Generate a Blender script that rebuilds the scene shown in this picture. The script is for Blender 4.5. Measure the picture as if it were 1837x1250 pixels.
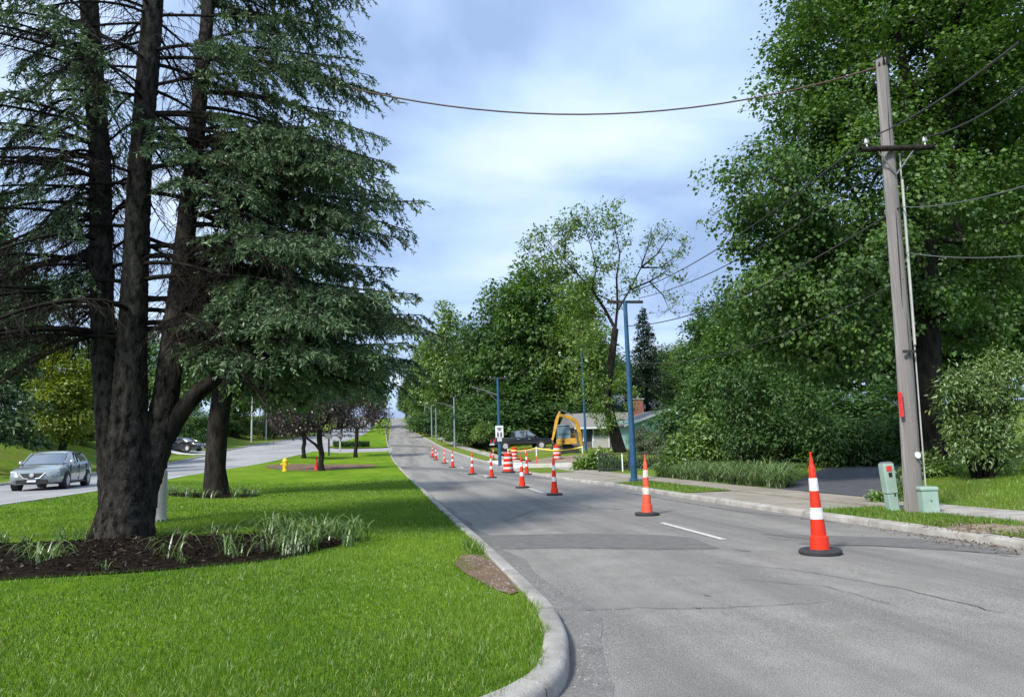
import bpy, math, random
import numpy as np
from mathutils import Matrix, Vector
for o in list(bpy.data.objects): bpy.data.objects.remove(o)
SC = bpy.context.scene
COL = SC.collection
# ------------------------------------------------------------------ camera
F, CX, CY = 1300., 918.5, 625.           # focal length in photograph pixels
ROLL = math.radians(1.76); YAW = math.radians(9.5); EYE = 1.38
PIT = math.atan((796.5-CY)*math.cos(ROLL)/F)
cr0 = Vector((math.cos(YAW), -math.sin(YAW), 0))
cf = Vector((math.sin(YAW)*math.cos(PIT), math.cos(YAW)*math.cos(PIT), math.sin(PIT)))
cu0 = cr0.cross(cf)
cR = math.cos(ROLL)*cr0 - math.sin(ROLL)*cu0
cU = math.sin(ROLL)*cr0 + math.cos(ROLL)*cu0
cam = bpy.data.cameras.new('camera'); cam.sensor_width = 36; cam.lens = 36*F/1837; cam.clip_start = .05; cam.clip_end = 6000
camo = bpy.data.objects.new('camera', cam); COL.objects.link(camo)
camo.matrix_world = Matrix(((cR.x, cU.x, -cf.x, 0), (cR.y, cU.y, -cf.y, 0), (cR.z, cU.z, -cf.z, EYE), (0, 0, 0, 1)))
SC.camera = camo
# ------------------------------------------------------------------ light
SUN_DIR = Vector((-.58, -.52, .78)).normalized()        # towards the sun
sun_el = math.asin(SUN_DIR.z); sun_az = math.atan2(SUN_DIR.x, SUN_DIR.y)
W = bpy.data.worlds.new('World'); SC.world = W; W.use_nodes = True
nt = W.node_tree; nt.nodes.clear()
def N(t, **k):
    n = nt.nodes.new(t)
    for a, b in k.items(): setattr(n, a, b)
    return n
out = N('ShaderNodeOutputWorld'); mixs = N('ShaderNodeMixShader'); b1 = N('ShaderNodeBackground'); b2 = N('ShaderNodeBackground')
sky = N('ShaderNodeTexSky', sky_type='NISHITA', sun_disc=False, sun_elevation=sun_el, sun_rotation=sun_az)
b1.inputs[1].default_value = .1; b2.inputs[1].default_value = 1.0
tc = N('ShaderNodeTexCoord'); sep = N('ShaderNodeSeparateXYZ'); add = N('ShaderNodeMath', operation='ADD'); add.inputs[1].default_value = .22
mx = N('ShaderNodeMath', operation='MAXIMUM'); mx.inputs[1].default_value = .02
dx_ = N('ShaderNodeMath', operation='DIVIDE'); dy_ = N('ShaderNodeMath', operation='DIVIDE'); cmb = N('ShaderNodeCombineXYZ')
L = nt.links.new
L(tc.outputs['Generated'], sep.inputs[0]); L(sep.outputs[2], mx.inputs[0]); L(mx.outputs[0], add.inputs[0])
L(sep.outputs[0], dx_.inputs[0]); L(add.outputs[0], dx_.inputs[1]); L(sep.outputs[1], dy_.inputs[0]); L(add.outputs[0], dy_.inputs[1])
L(dx_.outputs[0], cmb.inputs[0]); L(dy_.outputs[0], cmb.inputs[1])
def wnoise(scale, detail, rough, loc):
    m = N('ShaderNodeMapping'); m.inputs['Location'].default_value = loc; m.inputs['Scale'].default_value = (1, 1.15, 1)
    n = N('ShaderNodeTexNoise'); n.inputs['Scale'].default_value = scale; n.inputs['Detail'].default_value = detail; n.inputs['Roughness'].default_value = rough
    n.inputs['Distortion'].default_value = .25
    L(cmb.outputs[0], m.inputs[0]); L(m.outputs[0], n.inputs[0]); return n
n1 = wnoise(1.35, 6, .48, (3.1, .4, 0)); n2 = wnoise(.75, 3, .5, (7.7, 2.2, 3))
r1 = N('ShaderNodeValToRGB'); r1.color_ramp.elements[0].position = .36; r1.color_ramp.elements[0].color = (.225, .315, .50, 1)
r1.color_ramp.elements[1].position = .68; r1.color_ramp.elements[1].color = (.53, .62, .76, 1)
e = r1.color_ramp.elements.new(.5); e.color = (.35, .47, .68, 1)
r2 = N('ShaderNodeValToRGB'); r2.color_ramp.elements[0].position = .40; r2.color_ramp.elements[0].color = (.85, .85, .85, 1)
r2.color_ramp.elements[1].position = .62; r2.color_ramp.elements[1].color = (1, 1, 1, 1)
L(n1.outputs[0], r1.inputs[0]); L(n2.outputs[0], r2.inputs[0])
L(sky.outputs[0], b1.inputs[0]); L(r1.outputs[0], b2.inputs[0]); L(r2.outputs[0], mixs.inputs[0])
L(b1.outputs[0], mixs.inputs[1]); L(b2.outputs[0], mixs.inputs[2]); L(mixs.outputs[0], out.inputs[0])
sl = bpy.data.lights.new('sun', 'SUN'); sl.energy = 3.2; sl.angle = math.radians(9); sl.color = (1, .95, .86)
so = bpy.data.objects.new('sun', sl); COL.objects.link(so); so.rotation_euler = SUN_DIR.to_track_quat('Z', 'Y').to_euler()
SC.view_settings.view_transform = 'Standard'; SC.view_settings.look = 'None'; SC.view_settings.gamma = 1
SC.view_settings.use_curve_mapping = False; SC.view_settings.exposure = 0.82
# ------------------------------------------------------------------ helpers
def ray(px, py):
    dx, dy = px-CX, py-CY; d = cR*(dx/F) - cU*(dy/F) + cf
    return np.array(d)
def at(px, py, Y):
    d = ray(px, py); t = Y/d[1]; return np.array([d[0]*t, Y, d[2]*t+EYE])
PR = [(-50,0),(7,0),(14,-.08),(25,-.13),(36,-.15),(44,-.06),(52,.03),(58,.12),(64,.3),(72,.65),(81,1.1),(103,2.25),(147,4.2),(205,7.4),(340,14.7),(400,17.5),(460,18.5),(600,17),(3000,10)]
_ys = np.arange(-50, 3000, 1.0); _g = np.interp(_ys, [p[0] for p in PR], [p[1] for p in PR])
_k = np.hanning(13); _k /= _k.sum(); _g2 = np.convolve(np.pad(_g, 6, mode='edge'), _k, 'valid')
def g(y): return np.interp(y, _ys, _g2)
def ss(t): t = np.clip(t, 0, 1); return t*t*(3-2*t)
def T(x, y): return g(y)+.32*ss((-np.asarray(x)-4.5)/5)+.25*ss((np.asarray(x)-10)/5)+2.2*ss((-np.asarray(x)-19.5)/9)
def ip(y, pts): return np.interp(y, [p[0] for p in pts], [p[1] for p in pts])
def npmesh(name, V, Fs, mat=None, parent=None, var=None, smooth=False):
    V = np.ascontiguousarray(V, dtype=np.float32); me = bpy.data.meshes.new(name)
    if not isinstance(Fs, (list, tuple)) or np.isscalar(Fs[0][0]): Fs = [Fs]
    Fs = [np.asarray(f, dtype=np.int32) for f in Fs if len(f)]
    me.vertices.add(len(V)); me.vertices.foreach_set('co', V.ravel())
    nl = sum(f.size for f in Fs); npoly = sum(len(f) for f in Fs)
    me.loops.add(nl); me.loops.foreach_set('vertex_index', np.concatenate([f.ravel() for f in Fs]))
    me.polygons.add(npoly); tot = np.concatenate([np.full(len(f), f.shape[1], dtype=np.int32) for f in Fs])
    st = np.concatenate([[0], np.cumsum(tot)[:-1]]).astype(np.int32)
    me.polygons.foreach_set('loop_start', st); me.polygons.foreach_set('loop_total', tot)
    if smooth: me.polygons.foreach_set('use_smooth', np.ones(npoly, dtype=bool))
    if var is not None:
        a = me.attributes.new('var', 'FLOAT', 'POINT'); a.data.foreach_set('value', np.ascontiguousarray(var, dtype=np.float32))
    me.update(calc_edges=True)
    if mat: me.materials.append(mat)
    o = bpy.data.objects.new(name, me); COL.objects.link(o)
    if parent: o.parent = parent
    return o
class MB:
    def __init__(s): s.v = []; s.f = []
    def add(s, V, Fc):
        b = len(s.v); s.v += [tuple(map(float, p)) for p in V]; s.f += [tuple(int(i)+b for i in f) for f in Fc]; return s
    def box(s, x0, x1, y0, y1, z0, z1):
        return s.add([(x0,y0,z0),(x1,y0,z0),(x1,y1,z0),(x0,y1,z0),(x0,y0,z1),(x1,y0,z1),(x1,y1,z1),(x0,y1,z1)],
                     [(0,3,2,1),(4,5,6,7),(0,1,5,4),(1,2,6,5),(2,3,7,6),(3,0,4,7)])
    def bbox(s, x0, x1, y0, y1, z0, z1, b):     # box with chamfered vertical and top edges
        def ring(z, i): return [(x0+i+b,y0+i,z),(x1-i-b,y0+i,z),(x1-i,y0+i+b,z),(x1-i,y1-i-b,z),(x1-i-b,y1-i,z),(x0+i+b,y1-i,z),(x0+i,y1-i-b,z),(x0+i,y0+i+b,z)]
        return s.loft([ring(z0,0), ring(z1-b,0), ring(z1,b*.8)])
    def loft(s, rings, cap=True):
        n = len(rings[0]); V = [p for r in rings for p in r]; Fc = []
        for i in range(len(rings)-1):
            for j in range(n): Fc.append((i*n+j, i*n+(j+1)%n, (i+1)*n+(j+1)%n, (i+1)*n+j))
        if cap: Fc.append(tuple(range(n-1,-1,-1))); Fc.append(tuple((len(rings)-1)*n+j for j in range(n)))
        return s.add(V, Fc)
    def lathe(s, prof, k=20, c=(0,0,0), ax='z'):
        rings = []
        for r, z in prof:
            rg = []
            for j in range(k):
                a = 2*math.pi*j/k; p = (r*math.cos(a), r*math.sin(a), z)
                if ax == 'x': p = (p[2], p[0], p[1])
                if ax == 'y': p = (p[1], p[2], p[0])
                rg.append((p[0]+c[0], p[1]+c[1], p[2]+c[2]))
            rings.append(rg)
        return s.loft(rings)
    def tube(s, P, R, k=8):
        V, Fc = sweep(np.asarray(P, float), R, k); return s.add(V, Fc)
    def prism(s, prof, y0, y1, ax='y'):          # profile in x,z extruded along y
        n = len(prof); V = [(p[0], y0, p[1]) for p in prof]+[(p[0], y1, p[1]) for p in prof]
        if ax == 'x': V = [(v[1], v[0], v[2]) for v in V]
        return s.add(V, [tuple(range(n)), tuple(range(2*n-1, n-1, -1))]+[(i, n+i, n+(i+1)%n, (i+1)%n) for i in range(n)])
    def build(s, name, mat, parent=None, smooth=False, bevel=0):
        me = bpy.data.meshes.new(name); me.from_pydata(s.v, [], s.f); me.update()
        import bmesh
        bm = bmesh.new(); bm.from_mesh(me); bmesh.ops.recalc_face_normals(bm, faces=bm.faces)
        if bevel: bmesh.ops.bevel(bm, geom=[e for e in bm.edges if e.is_manifold and e.calc_face_angle(0) > .6], offset=bevel, segments=2, affect='EDGES')
        bm.to_mesh(me); bm.free()
        me.materials.append(mat)
        if smooth:
            for p in me.polygons: p.use_smooth = True
            me.set_sharp_from_angle(angle=math.radians(40))
        o = bpy.data.objects.new(name, me); COL.objects.link(o)
        if parent: o.parent = parent
        return o
def sweep(P, R, k=6, close=True):
    P = np.asarray(P, float); n = len(P); R = np.broadcast_to(np.asarray(R, float), (n,))
    D = np.gradient(P, axis=0); D /= np.linalg.norm(D, axis=1)[:, None]+1e-9
    ref = np.array([0, 0, 1.]) if abs(D[:, 2]).mean() < .8 else np.array([1., 0, 0])
    A = np.cross(D, ref); A /= np.linalg.norm(A, axis=1)[:, None]+1e-9; B = np.cross(D, A)
    th = np.arange(k)*2*math.pi/k
    V = P[:, None]+R[:, None, None]*(np.cos(th)[None, :, None]*A[:, None]+np.sin(th)[None, :, None]*B[:, None])
    i = np.arange(n-1)[:, None]*k; j = np.arange(k)[None]; j2 = (j+1) % k
    Fq = np.stack([i+j, i+j2, i+k+j2, i+k+j], -1).reshape(-1, 4)
    return V.reshape(-1, 3), Fq
def tubes(lst, k=5):
    Vs, Fs, b = [], [], 0
    for P, R in lst:
        v, f = sweep(P, R, k); Vs.append(v); Fs.append(f+b); b += len(v)
    return np.concatenate(Vs), np.concatenate(Fs)
def nrm(a): return a/(np.linalg.norm(a, axis=-1, keepdims=True)+1e-9)
def scatter(tv, tf, P, D, Nn, Ln, Wd):
    tv = np.asarray(tv, float); D = nrm(D); S = nrm(np.cross(D, Nn)); Nn = np.cross(S, D)
    Ln = np.broadcast_to(Ln, (len(P),)); Wd = np.broadcast_to(Wd, (len(P),))
    V = P[:, None]+(tv[None, :, 0:1]*Ln[:, None, None])*D[:, None]+(tv[None, :, 1:2]*Wd[:, None, None])*S[:, None]+(tv[None, :, 2:3]*Ln[:, None, None])*Nn[:, None]
    k = len(tv); off = (np.arange(len(P))*k)[:, None, None]
    return V.reshape(-1, 3), [(np.asarray(f)[None]+off).reshape(-1, len(f[0])) for f in tf]
LEAF_BROAD = ([(0,0,0),(.25,.5,.10),(.72,.36,.03),(1,0,-.14),(.72,-.36,.03),(.25,-.5,.10)], [[(0,1,2,3),(0,3,4,5)]])
LEAF_KITE = ([(0,0,0),(.42,.5,.08),(1,0,-.06),(.42,-.5,.08)], [[(0,1,2,3)]])
SPRIG = ([(0,0,0),(.3,.5,0),(1,0,0),(.3,-.5,0),(.3,0,.16),(.3,0,-.16)], [[(0,1,2,3),(0,4,2,5)]])
SPIKE = ([(0,.5,0),(0,-.35,.004),(0,-.35,-.004),(1,0,0)], [[(0,1,3),(1,2,3),(2,0,3)]])
BLADE3 = ([(0,.5,0),(0,-.5,0),(.55,.36,.05),(.55,-.36,.05),(1,0,.22)], [[(0,1,3),(0,3,2),(2,3,4)]])
BLADE1 = ([(0,.5,0),(0,-.5,0),(1,0,.1)], [[(0,1,2)]])
_t = np.linspace(0, 1, 6); STRAP = ([p for t in _t for p in ((t**1.35*.95, .5*(1-t**3)*(.55+.9*t*(1-t)*2) , math.sin(2.5*t)*.72), (t**1.35*.95, -.5*(1-t**3)*(.55+.9*t*(1-t)*2), math.sin(2.5*t)*.72))], [[(2*i, 2*i+1, 2*i+3, 2*i+2) for i in range(5)]])
def thing(name, label, cat, loc=(0,0,0), rz=0, group=None):
    o = bpy.data.objects.new(name, None); COL.objects.link(o); o.location = loc; o.rotation_euler = (0, 0, rz); o.empty_display_size = .2
    return tag(o, label, cat, group)
def tag(o, label, cat, group=None, kind=None):
    o['label'] = label; o['category'] = cat
    if group: o['group'] = group
    if kind: o['kind'] = kind
    return o
def struct(o): o['kind'] = 'structure'; return o
def dup(root, loc, rz, label, group=None, scale=1, parent=None):
    r = root.copy(); COL.objects.link(r); r.location = loc; r.rotation_euler = (0, 0, rz); r.scale = (scale,)*3 if np.isscalar(scale) else scale
    r['label'] = label
    if group: r['group'] = group
    def rec(a, b):
        for ch in a.children:
            c = ch.copy(); COL.objects.link(c); c.parent = b; rec(ch, c)
    rec(root, r); return r
# ------------------------------------------------------------------ materials
def newmat(name):
    m = bpy.data.materials.new(name); m.use_nodes = True; t = m.node_tree; return m, t, t.nodes['Principled BSDF']
def M(name, c1, c2=None, scale=5., rough=.6, bump=0., bscale=None, detail=6, metal=0., spec=.5, stretch=(1,1,1), c3=None, s3=.6, clear=0., st3=None, fine=0.):
    m, t, p = newmat(name); p.inputs['Roughness'].default_value = rough; p.inputs['Metallic'].default_value = metal
    p.inputs['Specular IOR Level'].default_value = spec; p.inputs['Coat Weight'].default_value = clear
    if c2 is None: p.inputs['Base Color'].default_value = (*c1, 1)
    tcn = t.nodes.new('ShaderNodeTexCoord'); mp = t.nodes.new('ShaderNodeMapping'); mp.inputs['Scale'].default_value = stretch
    t.links.new(tcn.outputs['Object'], mp.inputs[0])
    def noise(sc, d=detail):
        n = t.nodes.new('ShaderNodeTexNoise'); n.inputs['Scale'].default_value = sc; n.inputs['Detail'].default_value = d; n.inputs['Roughness'].default_value = .62
        t.links.new(mp.outputs[0], n.inputs[0]); return n
    def ramp(n, a, b, lo=.34, hi=.66):
        r = t.nodes.new('ShaderNodeValToRGB'); r.color_ramp.elements[0].position = lo; r.color_ramp.elements[1].position = hi
        r.color_ramp.elements[0].color = (*a, 1); r.color_ramp.elements[1].color = (*b, 1); t.links.new(n.outputs[0], r.inputs[0]); return r
    if c2 is not None:
        r = ramp(noise(scale), c1, c2); last = r.outputs[0]
        if c3 is not None:
            mixn = t.nodes.new('ShaderNodeMix'); mixn.data_type = 'RGBA'; n3 = noise(s3, 4); f = ramp(n3, (0,0,0), (1,1,1), .42, .66)
            if st3: mp3 = t.nodes.new('ShaderNodeMapping'); mp3.inputs['Scale'].default_value = st3; t.links.new(tcn.outputs['Object'], mp3.inputs[0]); t.links.new(mp3.outputs[0], n3.inputs[0])
            t.links.new(f.outputs[0], mixn.inputs[0]); t.links.new(last, mixn.inputs[6]); mixn.inputs[7].default_value = (*c3, 1); last = mixn.outputs[2]
        if fine:
            nf = noise(140., 2); rf = ramp(nf, (1-fine,)*3, (1+fine,)*3, .35, .65); mf = t.nodes.new('ShaderNodeMix'); mf.data_type = 'RGBA'; mf.blend_type = 'MULTIPLY'; mf.inputs[0].default_value = 1
            t.links.new(last, mf.inputs[6]); t.links.new(rf.outputs[0], mf.inputs[7]); last = mf.outputs[2]
        t.links.new(last, p.inputs['Base Color'])
    if bump:
        b = t.nodes.new('ShaderNodeBump'); b.inputs['Strength'].default_value = bump; b.inputs['Distance'].default_value = .02
        t.links.new(noise(bscale or scale*3).outputs[0], b.inputs['Height']); t.links.new(b.outputs[0], p.inputs['Normal'])
    return m
def leafmat(name, dark, light, trans=.35, rough=.45, gloss=.06):
    m, t, p = newmat(name); t.nodes.remove(p); o = t.nodes['Material Output']
    at_ = t.nodes.new('ShaderNodeAttribute'); at_.attribute_name = 'var'
    r = t.nodes.new('ShaderNodeValToRGB'); r.color_ramp.elements[0].color = (*dark, 1); r.color_ramp.elements[1].color = (*light, 1)
    t.links.new(at_.outputs['Fac'], r.inputs[0])
    d = t.nodes.new('ShaderNodeBsdfDiffuse'); tr = t.nodes.new('ShaderNodeBsdfTranslucent'); gl = t.nodes.new('ShaderNodeBsdfGlossy'); gl.inputs['Roughness'].default_value = rough
    hs = t.nodes.new('ShaderNodeHueSaturation'); hs.inputs['Hue'].default_value = .485; hs.inputs['Value'].default_value = 1.25; hs.inputs['Saturation'].default_value = 1.1
    t.links.new(r.outputs[0], d.inputs[0]); t.links.new(r.outputs[0], hs.inputs['Color']); t.links.new(hs.outputs[0], tr.inputs[0])
    m1 = t.nodes.new('ShaderNodeMixShader'); m1.inputs[0].default_value = trans; t.links.new(d.outputs[0], m1.inputs[1]); t.links.new(tr.outputs[0], m1.inputs[2])
    m2 = t.nodes.new('ShaderNodeMixShader'); m2.inputs[0].default_value = gloss; t.links.new(m1.outputs[0], m2.inputs[1]); t.links.new(gl.outputs[0], m2.inputs[2])
    t.links.new(m2.outputs[0], o.inputs[0]); return m
MT = {}
MT['asphalt'] = M('asphalt', (.225,.214,.195), (.28,.268,.248), 2.2, .9, .6, 110, c3=(.165,.158,.15), s3=.6, spec=.12, st3=(1.6,.10,1), fine=.5)
MT['asphalt_left'] = M('asphalt_left', (.27,.265,.26), (.35,.345,.335), 2.0, .8, .4, 60, c3=(.2,.2,.21), s3=.2, spec=.4)
MT['asphalt_dark'] = M('asphalt_dark', (.125,.121,.116), (.165,.16,.154), 6.0, .9, .5, 120, spec=.2, fine=.3)
MT['gutter'] = M('gutter_asphalt', (.15,.145,.138), (.20,.194,.185), 5., .9, .5, 110, spec=.15, fine=.4)
MT['asphalt_black'] = M('asphalt_black', (.05,.052,.06), (.085,.085,.095), 5.0, .8, .5, 90)
MT['crack'] = M('crack_fill', (.035,.034,.033), (.09,.088,.085), 8., .9)
MT['concrete'] = M('concrete', (.31,.295,.27), (.43,.41,.375), 3.5, .9, .4, 60, c3=(.24,.225,.2), s3=2.2, spec=.2, fine=.2)
MT['concrete_pale'] = M('concrete_pale', (.48,.47,.44), (.60,.59,.56), 3.5, .85, .2, 60)
MT['sandy'] = M('sandy_concrete', (.225,.20,.165), (.325,.295,.245), 2.0, .9, .4, 40, c3=(.22,.19,.15), s3=.7)
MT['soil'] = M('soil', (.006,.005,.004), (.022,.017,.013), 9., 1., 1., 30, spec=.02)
MT['mulch'] = M('mulch', (.12,.078,.05), (.25,.17,.115), 5., 1., 1., 30, spec=.05, c3=(.12,.09,.07), s3=1.)
MT['dirt'] = M('dirt', (.16,.125,.09), (.28,.225,.17), 3., .95, 1., 20)
MT['lawn'] = M('lawn', (.07,.145,.007), (.125,.22,.012), 1.2, .9, .9, 60, c3=(.155,.24,.016), s3=.22, spec=.05, stretch=(1.6,.7,1))
MT['lawn_dull'] = M('lawn_dull', (.075,.14,.014), (.14,.21,.026), 2.2, .9, 1., 50, c3=(.16,.18,.04), s3=.5, spec=.05)
MT['white_paint'] = M('worn_white_paint', (.30,.295,.28), (.66,.655,.64), 26., .8)
MT['bark'] = M('bark', (.006,.0055,.005), (.066,.060,.052), 13., 1., 1., 34, stretch=(1,1,.42), spec=.1, fine=.5)
MT['bark_grey'] = M('bark_grey', (.011,.010,.009), (.04,.036,.031), 8., 1., 1., 22, stretch=(1,1,.3), spec=.1)
MT['twig'] = M('twig', (.010,.009,.008), (.03,.026,.022), 6., 1., spec=.1)
MT['dead_wood'] = M('dead_wood', (.11,.10,.09), (.2,.185,.165), 5., .95)
MT['old_wood'] = M('weathered_pole_wood', (.15,.138,.135), (.46,.435,.43), 7., .95, 1., 16, stretch=(4,4,.12), c3=(.20,.185,.18), s3=.5, spec=.1)
MT['blue'] = M('blue_painted_steel', (.012,.06,.13), (.025,.10,.20), 3., .38, spec=.6)
MT['pole_grey'] = M('pole_grey', (.16,.20,.24), (.25,.29,.33), 3., .45)
MT['grey_metal'] = M('grey_metal', (.25,.25,.25), None, rough=.5, metal=.6)
MT['dark_metal'] = M('dark_metal', (.03,.03,.033), None, rough=.5)
MT['rubber'] = M('black_rubber', (.018,.018,.02), (.035,.035,.036), 9., .75, .3, 40)
MT['orange'] = M('orange_plastic', (.66,.026,.008), (.78,.034,.009), 5., .5, spec=.3, c3=(.46,.032,.014), s3=6.)
MT['orange_worn'] = M('worn_orange_plastic', (.62,.07,.03), (.74,.11,.05), 6., .5, spec=.4)
MT['reflective'] = M('white_reflective_band', (.50,.51,.52), (.72,.73,.74), 12., .4, c3=(.42,.40,.37), s3=9.)
MT['reflective_worn'] = M('worn_reflective_band', (.30,.24,.17), (.70,.66,.6), 14., .5)
MT['pedestal'] = M('pale_green_plastic', (.25,.36,.31), (.33,.44,.39), 3., .45)
MT['grey_plastic'] = M('grey_plastic', (.36,.36,.34), (.46,.46,.43), 4., .5)
MT['red'] = M('red_plastic', (.62,.03,.035), (.72,.05,.05), 4., .4)
MT['white'] = M('white_enamel', (.72,.73,.74), None, rough=.4)
MT['black'] = M('black_ink', (.015,.015,.016), None, rough=.6)
MT['yellow'] = M('yellow_enamel', (.75,.48,.02), (.82,.56,.03), 3., .4)
MT['tape'] = M('yellow_tape', (.80,.62,.03), None, rough=.5)
MT['digger'] = M('digger_yellow', (.56,.31,.03), (.70,.42,.05), 2.5, .5, c3=(.40,.2,.06), s3=3.)
MT['glass'] = M('dark_glass', (.05,.06,.07), None, rough=.05, spec=1.0, clear=1.)
MT['glass'].node_tree.nodes['Principled BSDF'].inputs['IOR'].default_value = 2.2
MT['glass_cab'] = M('cab_glass', (.08,.14,.17), None, rough=.06, spec=1.0)
MT['cab_grey'] = M('cab_blue_grey', (.16,.24,.30), None, rough=.4)
MT['sedan'] = M('sedan_grey_paint', (.26,.30,.31), None, rough=.25, metal=.35, clear=1.)
MT['truck'] = M('truck_dark_paint', (.022,.028,.04), None, rough=.25, metal=.2, clear=1.)
MT['blackpaint'] = M('black_car_paint', (.015,.016,.02), None, rough=.2, clear=1.)
MT['alloy'] = M('alloy', (.55,.56,.58), None, rough=.35, metal=.15)
MT['lamp'] = M('headlamp', (.75,.78,.8), None, rough=.08, spec=1.)
MT['tail'] = M('tail_lamp', (.45,.02,.02), None, rough=.2)
MT['shingle'] = M('grey_shingle', (.15,.14,.135), (.24,.225,.215), 6., .95, .5, 30, stretch=(1,1,6))
MT['shingle_dark'] = M('dark_shingle', (.06,.07,.095), (.10,.11,.14), 6., .95)
MT['teal'] = M('teal_siding', (.22,.40,.38), (.28,.46,.44), 2., .7)
MT['trim'] = M('white_trim', (.70,.74,.76), None, rough=.5)
MT['brick'] = M('chimney_brick', (.22,.075,.055), (.34,.13,.10), 8., .9, .5, 20)
MT['wall_dark'] = M('wall_dark', (.11,.10,.09), (.16,.15,.14), 3., .9)
MT['pane'] = M('window_pane', (.03,.035,.04), None, rough=.08, spec=.8)
MT['wire'] = M('wire', (.035,.03,.03), None, rough=.6)
MT['wire_grey'] = M('wire_grey', (.14,.14,.145), None, rough=.6)
MT['wire_brown'] = M('wire_brown', (.10,.055,.04), None, rough=.6)
MT['litter'] = leafmat('dry_leaves', (.07,.045,.025), (.2,.14,.08), .1)
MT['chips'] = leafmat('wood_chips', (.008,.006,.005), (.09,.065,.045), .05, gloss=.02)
MT['stone'] = M('gravel_stone', (.15,.145,.14), (.34,.33,.31), 20., .9)
LM = {}
LM['grass'] = leafmat('grass_blade', (.035,.085,.007), (.185,.295,.035), .36, gloss=.04)
_r = LM['grass'].node_tree.nodes['Color Ramp'].color_ramp; _r.elements[1].position = .8; _e = _r.elements.new(.4); _e.color = (.085,.19,.014,1); _e = _r.elements.new(.97); _e.color = (.33,.36,.12,1)
LM['strap'] = leafmat('strap_leaf', (.04,.09,.018), (.19,.29,.08), .3, gloss=.10)
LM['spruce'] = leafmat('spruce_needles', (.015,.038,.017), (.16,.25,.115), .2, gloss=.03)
LM['spruce_old'] = leafmat('spruce_inner', (.012,.026,.016), (.05,.09,.05), .12, gloss=.03)
LM['maple'] = leafmat('maple_leaf', (.020,.060,.010), (.115,.225,.036), .36, rough=.55, gloss=.04)
LM['dense'] = leafmat('dense_leaf', (.016,.052,.012), (.09,.185,.038), .34, rough=.55, gloss=.04)
LM['light'] = leafmat('light_leaf', (.04,.095,.012), (.19,.31,.05), .42, gloss=.06)
LM['lime'] = leafmat('lime_leaf', (.07,.12,.008), (.24,.32,.03), .4, gloss=.05)
LM['dull'] = leafmat('dull_leaf', (.03,.055,.025), (.17,.2,.10), .3, gloss=.06)
LM['purple'] = leafmat('purple_leaf', (.018,.012,.012), (.095,.065,.062), .25, gloss=.06)
LM['lime_shrub'] = leafmat('bright_shrub_leaf', (.05,.11,.02), (.24,.36,.09), .35, gloss=.1)
LM['shrub'] = leafmat('shrub_leaf', (.035,.09,.01), (.22,.36,.06), .38, gloss=.09)
# ------------------------------------------------------------------ the setting
LK = [(3.2,-9),(3.25,-3),(3.3,-.8),(3.4,-.1),(3.5,.2),(3.7,.54),(3.9,.76),(4.1,.90),(4.34,1.01),(4.77,1.12),(5.1,1.19),(5.57,1.245),(6.1,1.27),(6.9,1.265),(8.3,1.26),(11,1.25),(16.5,1.16),(24,1.06),(34,.89),(53.7,.41),(70.8,-.08),(98,-.62),(140,-1.15),(167,-1.45),(206,-1.55),(340,-1.3),(420,-2.5)]
RK = [(-30,7.2),(8,7.22),(24,7.25),(28,6.95),(32,6.8),(46,6.75),(58,6.8),(66,6.5),(72,6.1),(80,5.55),(99,5.05),(136,4.4),(200,4.25),(330,4.4),(420,3.5)]
ML = [(3.2,-9.0),(20.4,-9.3),(26,-9.55),(38.7,-10.4),(46.8,-10.2),(60,-9.7),(69,-9.0),(75,-8.3),(95,-7.0),(130,-5.6),(170,-5.2),(420,-6)]
FL = [(-30,-17.6),(52,-18.0),(85,-17.9),(95,-17.2),(115,-14.8),(150,-13.2),(420,-14)]
def rows(y0, y1):
    r = [y0]; y = y0
    while y < y1:
        y += .5 if y < 10 else (1. if y < 60 else (2.5 if y < 130 else 8.)); r.append(min(y, y1))
    return np.array(r)
def strip(name, xl, xr, y0, y1, zo, mat, nc=3, parent=None, bumpz=0, power=1):
    ys = rows(y0, y1); a = np.array([xl(y) if callable(xl) else (ip(y, xl) if isinstance(xl, list) else xl) for y in ys]); b = np.array([xr(y) if callable(xr) else (ip(y, xr) if isinstance(xr, list) else xr) for y in ys])
    s = np.linspace(0, 1, nc)**power; X = a[:, None]+(b-a)[:, None]*s; Y = np.repeat(ys[:, None], nc, 1); Z = T(X, Y)+zo
    if bumpz: Z = Z+bumpz*(np.sin(X*1.7+np.sin(Y*.9)*2)+np.sin(Y*1.3+X*.5))*.5
    V = np.stack([X, Y, Z], -1).reshape(-1, 3); i = np.arange(len(ys)-1)[:, None]*nc; j = np.arange(nc-1)[None]
    Fq = np.stack([i+j, i+j+1, i+nc+j+1, i+nc+j], -1).reshape(-1, 4)
    return npmesh(name, V, Fq, mat, parent, smooth=True)
# ground sheet to the horizon
gx = np.concatenate([-np.geomspace(2500, 30, 22), np.arange(-28, 29, 2), np.geomspace(30, 2500, 22)]); gy = np.concatenate([np.arange(-60, 130, 3), np.arange(130, 420, 10), np.geomspace(420, 2900, 24)])
X, Y = np.meshgrid(gx, gy); Z = T(X, Y)-.14; nc = len(gx)
i = np.arange(len(gy)-1)[:, None]*nc; j = np.arange(nc-1)[None]
struct(npmesh('ground', np.stack([X, Y, Z], -1).reshape(-1, 3), np.stack([i+j, i+j+1, i+nc+j+1, i+nc+j], -1).reshape(-1, 4), MT['lawn_dull'], smooth=True))
road = struct(strip('road', lambda y: max(ip(y, LK)-.12, -.6), lambda y: ip(y, RK)+.1, 3.4, 420, 0, MT['asphalt'], 40))
struct(strip('junction', -40, lambda y: ip(y, RK)+.1, -12, 3.4, 0, MT['asphalt'], 90))
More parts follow.
